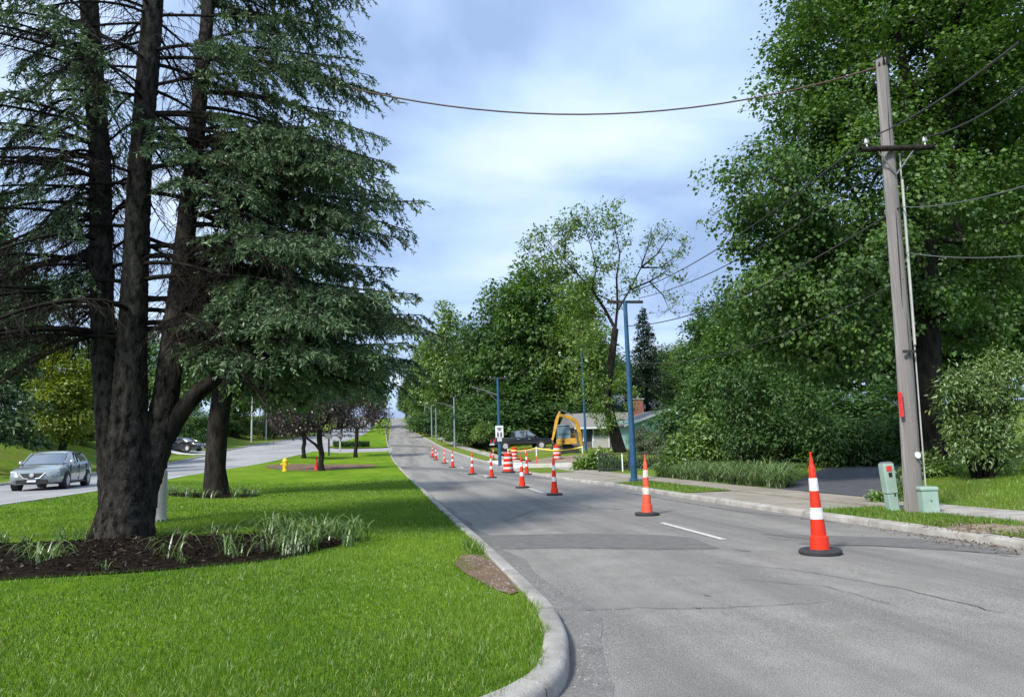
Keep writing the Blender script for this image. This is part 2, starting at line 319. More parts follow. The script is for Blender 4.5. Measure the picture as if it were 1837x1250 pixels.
lroad = struct(strip('far_road', lambda y: ip(y, FL)-.1, lambda y: ip(y, ML)+.1, 3.4, 420, 0, MT['asphalt_left'], 7))
struct(strip('cross_street', lambda y: ip(y, ML)-.3, lambda y: ip(y, LK)+.25, 77.5, 86.5, .012, MT['asphalt_left'], 12))
def kx(y): return ip(y, LK)-.17
lawn = struct(strip('median_lawn', lambda y: ip(y, ML)+.16, kx, 3.45, 77.5, .10, MT['lawn'], 26, bumpz=.008))
struct(strip('far_median_lawn', lambda y: ip(y, ML)+.16, kx, 86.5, 400, .12, MT['lawn'], 12))
struct(strip('left_lawn', -120, lambda y: ip(y, FL)-.16, 0, 420, .10, MT['lawn_dull'], 40, power=.4))
struct(strip('right_lawn', 9.92, 140, -2, 420, .10, MT['lawn_dull'], 44, power=2.6))
# lane marking, patches and cracks on the road
def sheet(name, pts, zo, mat, parent):
    V = [(x, y, float(T(x, y))+zo) for x, y in pts]; return MB().add(V, [tuple(range(len(V)))]).build(name, mat, parent)
def gp(px, py):
    d = ray(px, py); t = 1.
    while t < 900:
        p = d*t
        if p[2]+EYE <= T(p[0], p[1]): break
        t += .02+t*.0006
    return p[0], p[1]
def pxsheet(name, pts, zo, mat, parent): return sheet(name, [gp(*p) for p in pts], zo, mat, parent)
for k in range(6):
    y0 = 9.78+k*12.2 if k else 9.78
    sheet('lane_marking', [(4.50-k*.05,y0),(4.60-k*.05,y0),(4.66-k*.05,y0+2.55),(4.56-k*.05,y0+2.55)], .008, MT['white_paint'], road)
pxsheet('road_patch', [(874,985),(1010,983),(1200,985),(1292,984),(1240,965),(1190,960),(1040,957),(848,961)], .004, MT['asphalt_dark'], road)
pxsheet('road_patch', [(1365,957),(1490,961),(1640,966),(1820,990),(1834,996),(1560,979),(1430,976),(1462,969)], .004, MT['asphalt_dark'], road)
pxsheet('road_patch', [(712,836),(800,839),(905,847),(990,857),(1000,861),(905,853),(790,843),(722,842)], .004, MT['asphalt_dark'], road)
pxsheet('road_patch', [(700,797),(760,799),(778,803),(700,801)], .004, MT['asphalt_dark'], road)
yy_ = np.r_[np.arange(3.6, 7, .2), np.arange(7, 30, 1.)]; rr_ = np.random.default_rng(4); wv_ = .30+.08*np.sin(yy_*2.3)+rr_.normal(0, .008, len(yy_)); V = np.r_[np.c_[[ip(y, LK)+.004 for y in yy_], yy_], np.c_[[ip(y, LK) for y in yy_]+wv_*np.clip((32-yy_)/25, .3, 1), yy_]]; n_ = len(yy_)
npmesh('gutter_strip', np.c_[V, T(V[:, 0], V[:, 1])+.004], [(i, n_+i, n_+i+1, i+1) for i in range(n_-1)], MT['gutter'], road)
rng = np.random.default_rng(3)
def crack(pts, w):
    G = [np.array(gp(*p)) for p in pts]; P = []
    for a, b in zip(G[:-1], G[1:]):
        n = max(2, int(np.linalg.norm(b-a)/.12))
        P += [a+(b-a)*i/n+rng.normal(0, .018, 2) for i in range(n)]
    P = np.array(P); D = nrm(np.gradient(P, axis=0)); S = np.stack([-D[:, 1], D[:, 0]], -1); ww = w*rng.uniform(.3, 1.1, len(P))[:, None]
    A, B = P+S*ww, P-S*ww; V = np.concatenate([np.c_[A, T(A[:, 0], A[:, 1])+.0075], np.c_[B, T(B[:, 0], B[:, 1])+.0075]]); n = len(P)
    npmesh('crack', V, [(i, i+1, n+i+1, n+i) for i in range(n-1)], MT['crack'], road)
for pts, w in [([(1040,1095),(1150,1092),(1300,1091),(1500,1080)], .006), ([(1290,1010),(1420,1022),(1560,1045),(1700,1075),(1830,1110)], .007), ([(1320,1040),(1480,1052),(1620,1090)], .005), ([(880,986),(1010,984),(1200,987),(1300,985)], .008), ([(1500,937),(1330,918),(1180,893),(1100,880)], .02), ([(1830,1000),(1690,985),(1560,979),(1440,977)], .012), ([(905,935),(960,915),(1040,908),(1120,914)], .012), ([(720,842),(810,848),(960,862)], .03)]: crack(pts, w)
rs = np.random.default_rng(19)
for k in range(16):
    cx, cy, r0 = rs.uniform(2.0, 6.6), rs.uniform(4.5, 26), rs.uniform(.03, .12); sheet('tar_spot', [(cx+r0*rs.uniform(.6, 1.2)*math.cos(a)*.8, cy+r0*1.6*rs.uniform(.6, 1.2)*math.sin(a)) for a in np.arange(0, 6.2, .5)], .0045, MT['gutter'], road)
# kerbs: one thing per line, each stone a piece
def kerb(name, P, side, label_unused=None, h=.125, w=.165, mat=None, step=1.8, ymax=130):
    root = bpy.data.objects.new(name, None); COL.objects.link(root); root['kind'] = 'structure'
    P = np.array(P, float); s = np.r_[0, np.cumsum(np.linalg.norm(np.diff(P, axis=0), axis=1))]
    fine = np.arange(0, s[-1], .12); Q = np.stack([np.interp(fine, s, P[:, 0]), np.interp(fine, s, P[:, 1])], -1)
    kk = np.hanning(9); kk /= kk.sum(); Q = np.stack([np.convolve(np.pad(Q[:, a], 4, mode='edge'), kk, 'valid') for a in (0, 1)], -1)
    D = nrm(np.gradient(Q, axis=0)); S = np.stack([-D[:, 1], D[:, 0]], -1)*side
    prof = [(0,-.13),(.0,h*.62),(.012,h*.86),(.04,h),(w-.02,h+.006),(w,h-.01),(w,-.13)]
    rg = np.random.default_rng(len(P)); i0 = 0; rest = MB(); nrest = 0
    while i0 < len(Q)-3:
        st = step*(1 if Q[i0][1] < 30 else 2.2); n = int(st/.12); i1 = min(i0+n, len(Q)-1); far = Q[i0][1] > ymax
        ids = list(range(i0, i1+1, 1 if Q[i0][1] < 12 else (3 if not far else 8)));
        if ids[-1] != i1: ids.append(i1)
        dz, off = rg.normal(0, .004), rg.normal(0, .004); rings = []
        for q, a in enumerate(ids):
            gap = .011*(1 if q == 0 else (-1 if q == len(ids)-1 else 0)) if not far else 0
            c = Q[a]+D[a]*gap; z = float(T(c[0], c[1]))
            rings.append([(c[0]+S[a][0]*(o+off), c[1]+S[a][1]*(o+off), z+hh+dz) for o, hh in prof])
        if far: rest.loft(rings); nrest += 1
        else: MB().loft(rings).build('kerb_stone', mat or MT['concrete'], root, smooth=True)
        i0 = i1
    if nrest: rest.build('kerb_run', mat or MT['concrete'], root)['kind'] = 'stuff'
    return root
yk = np.concatenate([np.arange(3.3, 8, .1), np.arange(8, 77.4, 1.)]); kerb('median_kerb', [(ip(y, LK), y) for y in yk], 1)
kerb('far_median_kerb', [(ip(y, LK), y) for y in np.arange(86.6, 400, 4.)], 1)
kerb('right_kerb', [(ip(y, RK), y) for y in np.arange(-4, 400, 2.)], -1, h=.10)
kerb('median_left_kerb', [(ip(y, ML), y) for y in np.arange(3.5, 77.4, 1.)], -1, mat=MT['concrete_pale'], step=3)
kerb('left_kerb', [(ip(y, FL), y) for y in np.arange(10, 260, 3.)], 1, step=3)
kerb('cross_kerb', [(x, 77.55) for x in np.arange(-8.0, -.2, .3)], 1, h=.13)
# sidewalk slabs, verge, aprons, driveways
side = bpy.data.objects.new('sidewalk', None); COL.objects.link(side); struct(side)
rg = np.random.default_rng(8)
for k in range(72):
    y0 = 3+k*1.5; y1 = y0+1.488; xa = 8.78; xb = 9.9; sh = ip(y0, RK)-7.2 if y0 > 50 else 0; dz = rg.normal(0, .005)
    V = []
    for z in (-.05, .115+dz):
        for x, y in ((xa, y0), (xb, y0), (xb, y1), (xa, y1)): V.append((x+sh, y, float(g(y))+z+rg.normal(0, .002)))
    MB().add(V, [(0,3,2,1),(4,5,6,7),(0,1,5,4),(1,2,6,5),(2,3,7,6),(3,0,4,7)]).build('slab', MT['sandy'] if 11.5 < y0 < 36 else MT['concrete'], side)
def verge(y0, y1): return struct(strip('verge', lambda y: ip(y, RK)+.16, lambda y: 8.77+(ip(y, RK)-7.2 if y > 50 else 0), y0, y1, .10, MT['lawn_dull'], 5, bumpz=.012))
verge(-2, 12.3); verge(18.2, 24.3); verge(35, 41.5); verge(56, 260)
struct(strip('driveway_apron', lambda y: ip(y, RK)+.16, 8.77, 12.3, 18.2, .085, MT['sandy'], 4))
struct(strip('driveway_apron', lambda y: ip(y, RK)+.16, 8.77, 24.3, 35, .085, MT['sandy'], 4))
struct(strip('driveway_apron', lambda y: ip(y, RK)+.16, 8.77, 41.5, 56, .08, MT['concrete_pale'], 4))
ds = np.linspace(0, 1, 12); A_ = np.stack([9.91+9*ds, 13.5+8.6*ds], -1); B_ = np.stack([9.91+6*ds, 17.9+6.6*ds], -1); V = []
for k in range(6): q = A_+(B_-A_)*k/5; V.append(np.c_[q, T(q[:, 0], q[:, 1])+.125])
struct(npmesh('driveway', np.concatenate(V), [(k*12+i, k*12+i+1, (k+1)*12+i+1, (k+1)*12+i) for k in range(5) for i in range(11)], MT['asphalt_black'], smooth=True))
struct(strip('side_driveway', 9.91, 24, 66, 71, .125, MT['dirt'], 10))
struct(strip('left_driveway', -30, lambda y: ip(y, FL)-.17, 76, 82, .13, MT['concrete_pale'], 10))
# soil patches in the lawn
def blob_patch(name, cx, cy, rx, ry, zo, mat, dome=.03, seed=0, kind='structure', n=48, lump=.0, rot=0):
    r = np.random.default_rng(seed); th = np.arange(n)*2*math.pi/n; ph = r.uniform(0, 6.28, 4)
    rad = 1+.06*np.sin(2*th+ph[0])+.05*np.sin(3*th+ph[1])+.035*np.sin(7*th+ph[2])+.02*np.sin(13*th+ph[3])
    V, rings = [], [0.02, .2, .4, .6, .8, .93, 1.0]
    for q in rings:
        for t_, a in zip(th, rad):
            lx, ly = rx*q*a*math.cos(t_), ry*q*a*math.sin(t_); x = cx+lx*math.cos(rot)-ly*math.sin(rot); y = cy+lx*math.sin(rot)+ly*math.cos(rot)
            V.append((x, y, float(T(x, y))+zo+dome*(1-q**2)+r.normal(0, lump)*(q < .97)))
    Fq = [(i*n+j, i*n+(j+1) % n, (i+1)*n+(j+1) % n, (i+1)*n+j) for i in range(len(rings)-1) for j in range(n)]+[tuple(range(n-1, -1, -1))]
    o = MB().add(V, Fq).build(name, mat, smooth=True); o['kind'] = kind; return o
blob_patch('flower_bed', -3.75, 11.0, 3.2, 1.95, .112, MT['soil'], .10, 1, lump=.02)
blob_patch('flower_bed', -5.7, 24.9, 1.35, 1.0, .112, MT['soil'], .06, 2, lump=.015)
blob_patch('mulch_bed', -5.0, 53.0, 3.6, 5.4, .112, MT['mulch'], .05, 3, lump=.02)
V0 = [gp(818,1012),(.80,8.9),(1.02,8.75),(1.08,8.1),(1.09,7.2),(1.07,6.45),(.98,6.35),(.86,6.75),(.72,7.5),(.66,8.2)]
sheet('bare_soil', [V0[1]]+V0[2:], .118, MT['mulch'], lawn)
blob_patch('dirt_patch', 11.6, 47.5, 2.6, 5.6, .118, MT['dirt'], .22, 5, lump=.06)
blob_patch('leaf_pile_soil', 7.75, 8.55, .5, .55, .108, MT['dirt'], .05, 6, lump=.01)
# ------------------------------------------------------------------ trees
def branch_paths(rng, trunk, tr_r, centers, up=.25, kids=True, wob=.06):
    """skeleton: trunk polyline plus one bowed limb to every leaf-clump centre, radii by how much each node carries"""
    pos = [np.array(p) for p in trunk]; par = [-1]+list(range(len(trunk)-1)); chains = [list(range(len(trunk)))]; tips = []
    ax = np.array(trunk); order = np.argsort(np.min(np.linalg.norm(centers[:, None]-ax[None], axis=2), axis=1))
    lo = ax[0][2]+(ax[-1][2]-ax[0][2])*.28
    for c in [centers[i] for i in order]:
        A = np.array(pos); d = c-A; dist = np.linalg.norm(d, axis=1)
        cost = dist+np.maximum(0, A[:, 2]-c[2]+dist*.15)*1.5+np.where(A[:, 2] < lo, 6, 0)
        k = int(np.argmin(cost)); a = pos[k]; n = max(2, min(6, int(dist[k]/.5)+1)); ch = [k]; pr = k
        for q in range(1, n+1):
            t = q/n; p = a+(c-a)*t+np.array([0, 0, up*dist[k]*math.sin(math.pi*t)*.5])+rng.normal(0, wob*dist[k], 3)*(q < n)*.6
            pos.append(p); par.append(pr); pr = len(pos)-1; ch.append(pr)
        chains.append(ch); tips.append(pr)
    cnt = np.zeros(len(pos)); cnt[tips] = 1
    for i in range(len(pos)-1, 0, -1):
        cnt[par[i]] += cnt[i]
    rad = np.sqrt(np.maximum(cnt, .6)); rad = rad/rad[0]*tr_r; rad = np.maximum(rad, .012)
    out = []
    for ci, ch in enumerate(chains):
        R = rad[ch].copy()
        if ci: R[0] = min(R[0], R[1]*1.25)
        else: R = np.maximum(R, tr_r*np.linspace(1, .35, len(R))*.8); R[0] *= 1.35
        out.append((np.array([pos[i] for i in ch]), R))
    return out
def ell_points(rng, ells, n, inner=.25):
    vol = np.array([e[1][0]*e[1][1]*e[1][2] for e in ells])**.75; w = vol/vol.sum(); P = []
    while len(P) < n:
        e = ells[rng.choice(len(ells), p=w)]; v = nrm(rng.normal(size=3)); r = (inner**3+(1-inner**3)*rng.random())**(1/3)
        P.append(np.array(e[0])+v*r*np.array(e[1]))
    return np.array(P)
def leaf_cloud(rng, centers, per, sig, size, tmpl=LEAF_KITE, flat=.6, droop=.5, aspect=.62, mid=None, vlo=0., vhi=1.):
    n = len(centers)*per; C = np.repeat(centers, per, 0); off = rng.normal(size=(n, 3)); rr = np.linalg.norm(off, axis=1, keepdims=True)
    off = off/rr*np.minimum(rr, 2.1); off *= np.repeat(rng.uniform(.7, 1.25, len(centers)), per)[:, None]*sig; off[:, 2] *= flat
    P = C+off; o = nrm(off)
    if mid is not None: o = nrm(o+nrm(P-mid)*.8)
    D = o+rng.normal(0, .55, (n, 3)); D[:, 2] -= droop; Nn = rng.normal(0, .55, (n, 3)); Nn[:, 2] += 1.; Nn += o*.5
    Ls = size*rng.uniform(.45, 1.4, n); V, Fs = scatter(*tmpl, P, D, Nn, Ls, Ls*aspect)
    cv = np.repeat(rng.uniform(0, .45, len(centers)), per)+rng.uniform(0, .55, n)
    return V, Fs, np.repeat(vlo+(vhi-vlo)*np.clip(cv, 0, 1), len(tmpl[0]))
def broadleaf(root, rng, trunk, tr_r, ells, ncl, per, sig, size, leaf, bark, tmpl=LEAF_KITE, k=6, flat=.6, droop=.5, up=.25, inner=.25, aspect=.62, trunk_name='trunk'):
    C = ell_points(rng, ells, ncl, inner); ch = branch_paths(rng, trunk, tr_r, C, up)
    v0, f0 = sweep(ch[0][0], ch[0][1], 12); v, f = tubes(ch[1:], k); V = np.concatenate([v0, v]); Fq = np.concatenate([f0, f+len(v0)])
    npmesh(trunk_name, V, Fq, bark, root, smooth=True)
    mid = np.mean([e[0] for e in ells], axis=0)
    V, Fs, var = leaf_cloud(rng, C, per, sig, size, tmpl, flat, droop, aspect, mid)
    npmesh('crown', V, Fs, leaf, root, var)
    return root
def bent(p0, p1, n, rng, w=.05):
    t = np.linspace(0, 1, n)[:, None]; P = np.array(p0)+(np.array(p1)-np.array(p0))*t; L_ = np.linalg.norm(np.array(p1)-np.array(p0))
    P[1:-1] += rng.normal(0, w*L_*.3, (n-2, 3))*[1, 1, .2]; return P
def pe(px, py, rx, ry, Y, base, rz=None):       # ellipsoid from its centre and size in the photograph at depth Y, relative to base
    c = at(px, py, Y); d = float(np.dot(c-[0, 0, EYE], cf)); return (c-np.array(base), (rx*d/F, (rz or rx)*d/F, ry*d/F))
# ---- the big many-stemmed spruce on the median
rng = np.random.default_rng(21)
SY = 13.1; SB = np.array([-4.42, SY, float(T(-4.4, SY))+.1])
spruce = thing('spruce_tree', 'huge dark spruce with several trunks rising from the black bed on the lawn', 'tree', tuple(SB))
def pxl(pts): return np.array([at(px, py, Y) for px, py, Y in pts])-SB
def rough_tube(P, R, k, rng, amp, seg=.07):
    s = np.r_[0, np.cumsum(np.linalg.norm(np.diff(P, axis=0), axis=1))]; u = np.arange(0, s[-1], seg)
    def cs(a): 
        y = np.interp(u, s, a); kk = np.hanning(15); kk /= kk.sum(); return np.convolve(np.pad(y, 7, mode='reflect', reflect_type='odd'), kk, 'valid')
    Q = np.stack([cs(P[:, i]) for i in range(3)], -1); RR = cs(np.array(R)); V, Fq = sweep(Q, RR, k)
    V = V.reshape(len(Q), k, 3); a = np.arange(k)*2*math.pi/k; ph = rng.uniform(0, 6.28, 6); uu = u[:, None]
    d = .5*np.sin(5*a+ph[0]+.3*np.sin(uu*1.1))+.5*np.sin(9*a+ph[1]+.6*np.sin(uu*2.3+ph[2]))+rng.normal(0, .55, (len(Q), k))
    V = Q[:, None]+(V-Q[:, None])*(1+amp*d)[..., None]; return V.reshape(-1, 3), Fq
stems_px = [([(209,985,SY-.05),(206,900,SY-.02),(197,780,SY+.02),(187,650,SY+.1),(182,480,SY+.15),(181,300,SY+.2),(163,60,SY+.3),(150,-250,SY+.4),(140,-700,SY+.5)], [0.27, 0.23, 0.201, 0.187, 0.178, 0.174, 0.157, 0.131, 0.07]),
            ([(226,985,SY-.12),(228,900,SY-.14),(231,780,SY-.18),(235,650,SY-.2),(243,480,SY-.15),(251,300,SY-.1),(272,45,SY),(290,-250,SY+.1),(305,-750,SY+.1)], [0.43, 0.373, 0.301, 0.235, 0.204, 0.183, 0.174, 0.139, 0.07]),
            ([(238,985,SY),(252,880,SY),(280,800,SY),(300,700,SY),(312,600,SY),(330,450,SY+.05),(346,300,SY+.1),(371,45,SY+.2),(395,-250,SY+.3),(410,-700,SY+.4)], [0.28, 0.268, 0.247, 0.204, 0.191, 0.165, 0.144, 0.113, 0.096, 0.044])]
Vs, Fs, b = [], [], 0; stem_lines = []
for pts, R in stems_px:
    P = pxl(pts); stem_lines.append(P); v, f = rough_tube(P, R, 30, rng, .055, .05); Vs.append(v); Fs.append(f+b); b += len(v)
# root flare
for a in np.arange(0, 6.28, .7):
    P = np.array([[.1*math.cos(a), .1*math.sin(a), .75], [.30*math.cos(a), .27*math.sin(a), .2], [.44*math.cos(a), .42*math.sin(a), -.1]]); P[:, 1] -= .1; v, f = sweep(P, [.16, .12, .06], 8); Vs.append(v); Fs.append(f+b); b += len(v)
npmesh('trunk', np.concatenate(Vs), np.concatenate(Fs), MT['bark'], spruce, smooth=True)
P = pxl([(296,790,SY),(318,748,SY-.05),(345,712,SY-.1),(385,680,SY-.15),(420,662,SY-.2),(455,640,SY-.25),(480,612,SY-.3)]); v, f = rough_tube(P, [.15,.155,.14,.12,.09,.06,.03], 14, rng, .04)
npmesh('limb', v, f, MT['bark_grey'], spruce, smooth=True)
wood, TW, LFv = [], [[], [], []], [[], [], [], []]
TWIGN = ([(0,.5,0),(0,-.5,0),(1,0,0)], [[(0,1,2)]])
NEEDLE = ([(0,.3,0),(.45,.5,.03),(1,0,0),(.3,-.5,.03)], [[(0,1,2,3)]])
def spruce_branch(P, live, start=.4, dens=1., spread=1.):
    """one bough: wood, side branchlets, hanging twigs and, where alive, needles on its outer part"""
    n = len(P); seg = np.r_[0, np.cumsum(np.linalg.norm(np.diff(P, axis=0), axis=1))]; Lb = seg[-1]; t = seg/Lb
    wood.append((P, (.012+.026*Lb/4)*(1-t)+.007))
    for q, tt in enumerate(np.arange(.10, 1.02, .115/Lb/dens)):
        tt = min(tt, 1.); p0 = np.array([np.interp(tt, t, P[:, i]) for i in range(3)]); pb = np.array([np.interp(max(0, tt-.08), t, P[:, i]) for i in range(3)]); dirn = nrm(p0-pb+1e-6)
        lat = nrm(np.array([-dirn[1], dirn[0], 0]))*(1 if q % 2 else -1); ang = rng.uniform(.6, 1.15) if tt < .97 else rng.uniform(0, .4)
        d2 = nrm(dirn*math.cos(ang)+lat*math.sin(ang)+[0, 0, rng.uniform(-.3, .08)]); l2 = min(1.25, (.22+.26*Lb*(1-tt)**.8)*rng.uniform(.45, 1.1))*spread
        u = np.linspace(0, 1, 4)[:, None]; Q = p0+d2*l2*u+np.array([0, 0, -.36*l2])*u**2; wood.append((Q, np.linspace(.008, .0035, 4)))
        alive = live and tt > start+rng.normal(0, .06)
        nt_ = max(3, int(l2/(.055 if alive else .048))); uu = rng.random(nt_); B = np.stack([np.interp(uu, u[:, 0], Q[:, i]) for i in range(3)], -1)
        side = np.cross(d2, [0, 0, 1.])*rng.choice([-1, 1], nt_)[:, None]
        hang = nrm(d2*rng.uniform(.2, .9, (nt_, 1))+side*rng.uniform(.1, .8, (nt_, 1))+rng.normal(0, .22, (nt_, 3))+np.array([0, 0, -.55 if alive else -.8])); hl = rng.uniform(.08, .24, nt_) if alive else rng.uniform(.10, .38, nt_)
        TW[0].append(B); TW[1].append(hang); TW[2].append(hl)
        if alive:
            tone = rng.uniform(.0, .5); kk = 9; w_ = np.tile(np.linspace(.0, 1., kk), nt_); Bh = np.repeat(B, kk, 0)+np.repeat(hang, kk, 0)*(w_*np.repeat(hl, kk))[:, None]
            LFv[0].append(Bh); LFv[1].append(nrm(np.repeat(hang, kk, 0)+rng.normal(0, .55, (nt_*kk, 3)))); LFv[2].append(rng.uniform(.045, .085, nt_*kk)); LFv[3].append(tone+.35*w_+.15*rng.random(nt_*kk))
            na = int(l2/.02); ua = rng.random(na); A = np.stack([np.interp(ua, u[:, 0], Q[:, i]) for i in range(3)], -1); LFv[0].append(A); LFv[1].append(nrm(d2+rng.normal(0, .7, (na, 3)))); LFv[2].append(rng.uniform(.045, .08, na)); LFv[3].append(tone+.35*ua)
def bough(st, z, az, Lb, live, **k):
    o = np.array([np.interp(z, st[:, 2], st[:, i]) for i in (0, 1)]+[z]); n = 12; t = np.linspace(0, 1, n); aa = az+np.cumsum(rng.normal(0, .055, n)); r = np.diff(np.r_[0, t])*Lb
    dr = rng.uniform(.30, .50) if live else rng.uniform(.34, .72); aa = aa+(0 if live else np.cumsum(rng.normal(0, .07, n))); P = np.stack([o[0]+np.cumsum(r*np.cos(aa)), o[1]+np.cumsum(r*np.sin(aa)), o[2]+Lb*(rng.uniform(.04, .2)*t-dr*t**2+.12*t**4)], -1); spruce_branch(P, live, **k)
AZC = math.radians(-71)       # from the trunk towards the road junction in front
def radius(z, right): return max(.6, (4.6-.29*(z-3.6))*(.86+.15*right))
def sector(n, a0, a1, z0, z1, plive, start, stems, dens=1., rad=1.):
    for _ in range(n):
        az = math.radians(rng.uniform(a0, a1)); z = rng.uniform(z0, z1); right = math.cos(az+math.radians(9.5)); bough(stems[rng.integers(len(stems))], z, az, radius(z, right)*rad*rng.uniform(.72, 1.08), rng.random() < plive, start=start, dens=dens)
S1, S2, S3 = stem_lines
sector(80, -34, 45, 3.4, 10.8, .95, .34, [S3, S3, S2]); sector(20, -55, 40, 2.9, 5.2, 1., .30, [S3], 1.1, .95); sector(16, 45, 85, 3.6, 10.5, .7, .5, [S3, S2]); sector(6, -70, -42, 4.2, 10., .85, .55, [S3], .9, .8)
sector(84, 115, 262, 3.2, 10.8, .42, .55, [S1, S1, S2]); sector(14, 85, 115, 3.6, 10.5, .2, .6, [S1, S2]); sector(8, -66, -40, 3.2, 5.0, .9, .5, [S3], .9, .9)
sector(46, 0, 360, 10.8, 17.5, .5, .45, [S1, S2, S3], .55)
for (x0, y0, st, tgt, d_) in [(0,0,S1,(175,175,11.6),1),(0,0,S2,(300,260,11.5),1),(0,0,S1,(110,235,11.8),1),(0,0,S3,(440,335,11.2),1),(0,0,S3,(520,585,11.0),1),(0,0,S3,(415,380,11.4),1),(0,0,S3,(600,600,11.6),1),(0,0,S3,(545,440,11.2),1),(0,0,S1,(30,120,12.2),1),(0,0,S1,(60,330,12.0),1),(0,0,S3,(470,560,11.6),1),(0,0,S3,(650,640,12.2),1),(0,0,S1,(90,150,12.0),1),(0,0,S1,(45,430,12.2),1),(0,0,S1,(120,520,12.0),1),(0,0,S1,(20,240,12.4),1),(0,0,S1,(110,400,12.2),1)]:
    q = at(*tgt)-SB; z = min(q[2]+1.0, 9.5); o = np.array([np.interp(z, st[:, 2], st[:, i]) for i in (0, 1)]+[z]); t = np.linspace(0, 1, 12)[:, None]; P = o+(q-o)*t; P[:, 2] += .35*np.sin(t[:, 0]*math.pi)-.1*t[:, 0]; spruce_branch(P, True, start=.5, dens=1.2, spread=1.15)
v, f = tubes(wood, 4); npmesh('branches', v, f, MT['twig'], spruce)['kind'] = 'stuff'
B, Dh, hl = [np.concatenate(a) for a in TW]; v, f = scatter(*TWIGN, B, Dh, rng.normal(size=B.shape), hl, .011); npmesh('twigs', v, f, MT['twig'], spruce)['kind'] = 'stuff'
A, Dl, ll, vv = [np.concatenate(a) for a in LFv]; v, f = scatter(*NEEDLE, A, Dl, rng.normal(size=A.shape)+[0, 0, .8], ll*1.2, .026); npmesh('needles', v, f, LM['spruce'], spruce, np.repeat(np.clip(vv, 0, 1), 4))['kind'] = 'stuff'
print('spruce needles', len(A), 'twigs', len(B), 'wood', len(wood))
# ---- second tree on the median, behind
rng = np.random.default_rng(5)
b = np.array([-5.7, 25.1, float(T(-5.7, 25.1))+.1]); t2r = thing('median_tree', 'dark trunked leafy tree in small ringed bed behind the spruce', 'tree', tuple(b))
tk = np.array([at(388,893,25.1), at(386,840,25.1), at(390,770,25.1), at(400,700,25.1), at(415,620,25.1), at(440,520,25.1)])-b; tk[0][2] = -.05
broadleaf(t2r, rng, tk, .33, [pe(420,620,110,80,25.1,b), pe(520,660,130,70,24.6,b), pe(600,680,100,50,24.6,b), pe(320,650,80,70,25.6,b), pe(480,520,150,90,25.1,b)], 210, 90, .42, .15, LM['dense'], MT['bark_grey'])
# ---- purple crab apples by the mulch bed
for px, py, Y, cl, seed, lab, tx in [(577,845,48.0,[(560,742,52,34),(575,715,50,34),(520,752,30,24),(610,750,26,22)],1,'purple leaved crab apple with a side limb low on its trunk beside the orange cone',(574,790)), (638,820,69.0,[(648,732,44,38),(668,748,34,28),(640,700,36,30),(610,740,22,24)],2,'purple leaved crab apple at the far right corner of the mulch bed',(640,790)), (545,822,66.0,[(540,750,30,26),(520,760,22,18)],3,'small purple leaved tree left of the mulch bed near the far road',(545,795))]:
    rng = np.random.default_rng(50+seed); p = at(px, py, Y); b = np.array([p[0], Y, float(T(p[0], Y))+.1]); r = thing('crab_apple_tree', lab, 'tree', tuple(b), group='purple crab apple trees on the median')
    top = at(tx[0], tx[1]-20, Y)-b; tk = bent((0, 0, -.05), top, 6, rng, .06)
    broadleaf(r, rng, tk, .17, [pe(*c, Y, b) for c in cl], 110, 70, .40, .16, LM['purple'], MT['bark_grey'], flat=.7)
    if seed == 1:
        q = np.array([at(576,810,Y), at(566,797,Y), at(552,787,Y), at(545,778,Y)])-b; v, f = sweep(q, [.1, .085, .07, .05], 7); npmesh('limb', v, f, MT['bark_grey'], r, smooth=True)
# ---- big maple on the right
rng = np.random.default_rng(77)
_m = at(1672,868,17.6); b = np.array([_m[0], 17.6, float(T(_m[0], 17.6))+.08]); mp = thing('maple_tree', 'towering green maple with dark trunk behind the wooden utility pole', 'tree', tuple(b), group=None)
tk = np.array([at(1668,868,17.6), at(1664,760,17.6), at(1662,600,17.6), at(1660,440,17.6), at(1655,300,17.7), at(1648,180,17.8)])-b; tk[0][2] = -.1; tk[0][:2] = 0
ells = [pe(1650,130,190,150,17.6,b), pe(1500,70,120,70,17.0,b), pe(1465,190,105,85,16.8,b), pe(1400,335,110,75,16.6,b), pe(1385,420,95,55,16.6,b), pe(1480,470,150,90,16.4,b), pe(1560,330,150,150,16.8,b), pe(1760,150,120,170,17.6,b), pe(1800,380,110,150,17.4,b), pe(1640,-90,260,130,17.6,b), pe(1420,545,120,70,17,b), pe(1480,610,130,60,17.2,b), pe(1600,560,130,80,18.5,b), pe(1740,560,120,60,18.5,b)]
broadleaf(mp, rng, tk, .36, ells, 900, 215, .33, .108, LM['maple'], MT['bark_grey'], LEAF_KITE, 6, flat=.55, droop=.75, up=.3, aspect=.85, inner=.35)
q = [np.array([at(1655,320,17.7), at(1690,240,17.5), at(1722,150,17.4), at(1760,60,17.4), at(1790,-60,17.4)])-b, np.array([at(1658,400,17.7), at(1710,300,17.6), at(1745,200,17.8), at(1765,110,17.8), at(1795,20,17.8)])-b, np.array([at(1652,260,17.7), at(1630,150,17.5), at(1605,60,17.3), at(1590,-60,17.3)])-b]
v, f = tubes([(a, np.linspace(.19, .07, len(a))) for a in q], 9); npmesh('limb', v, f, MT['bark_grey'], mp, smooth=True)
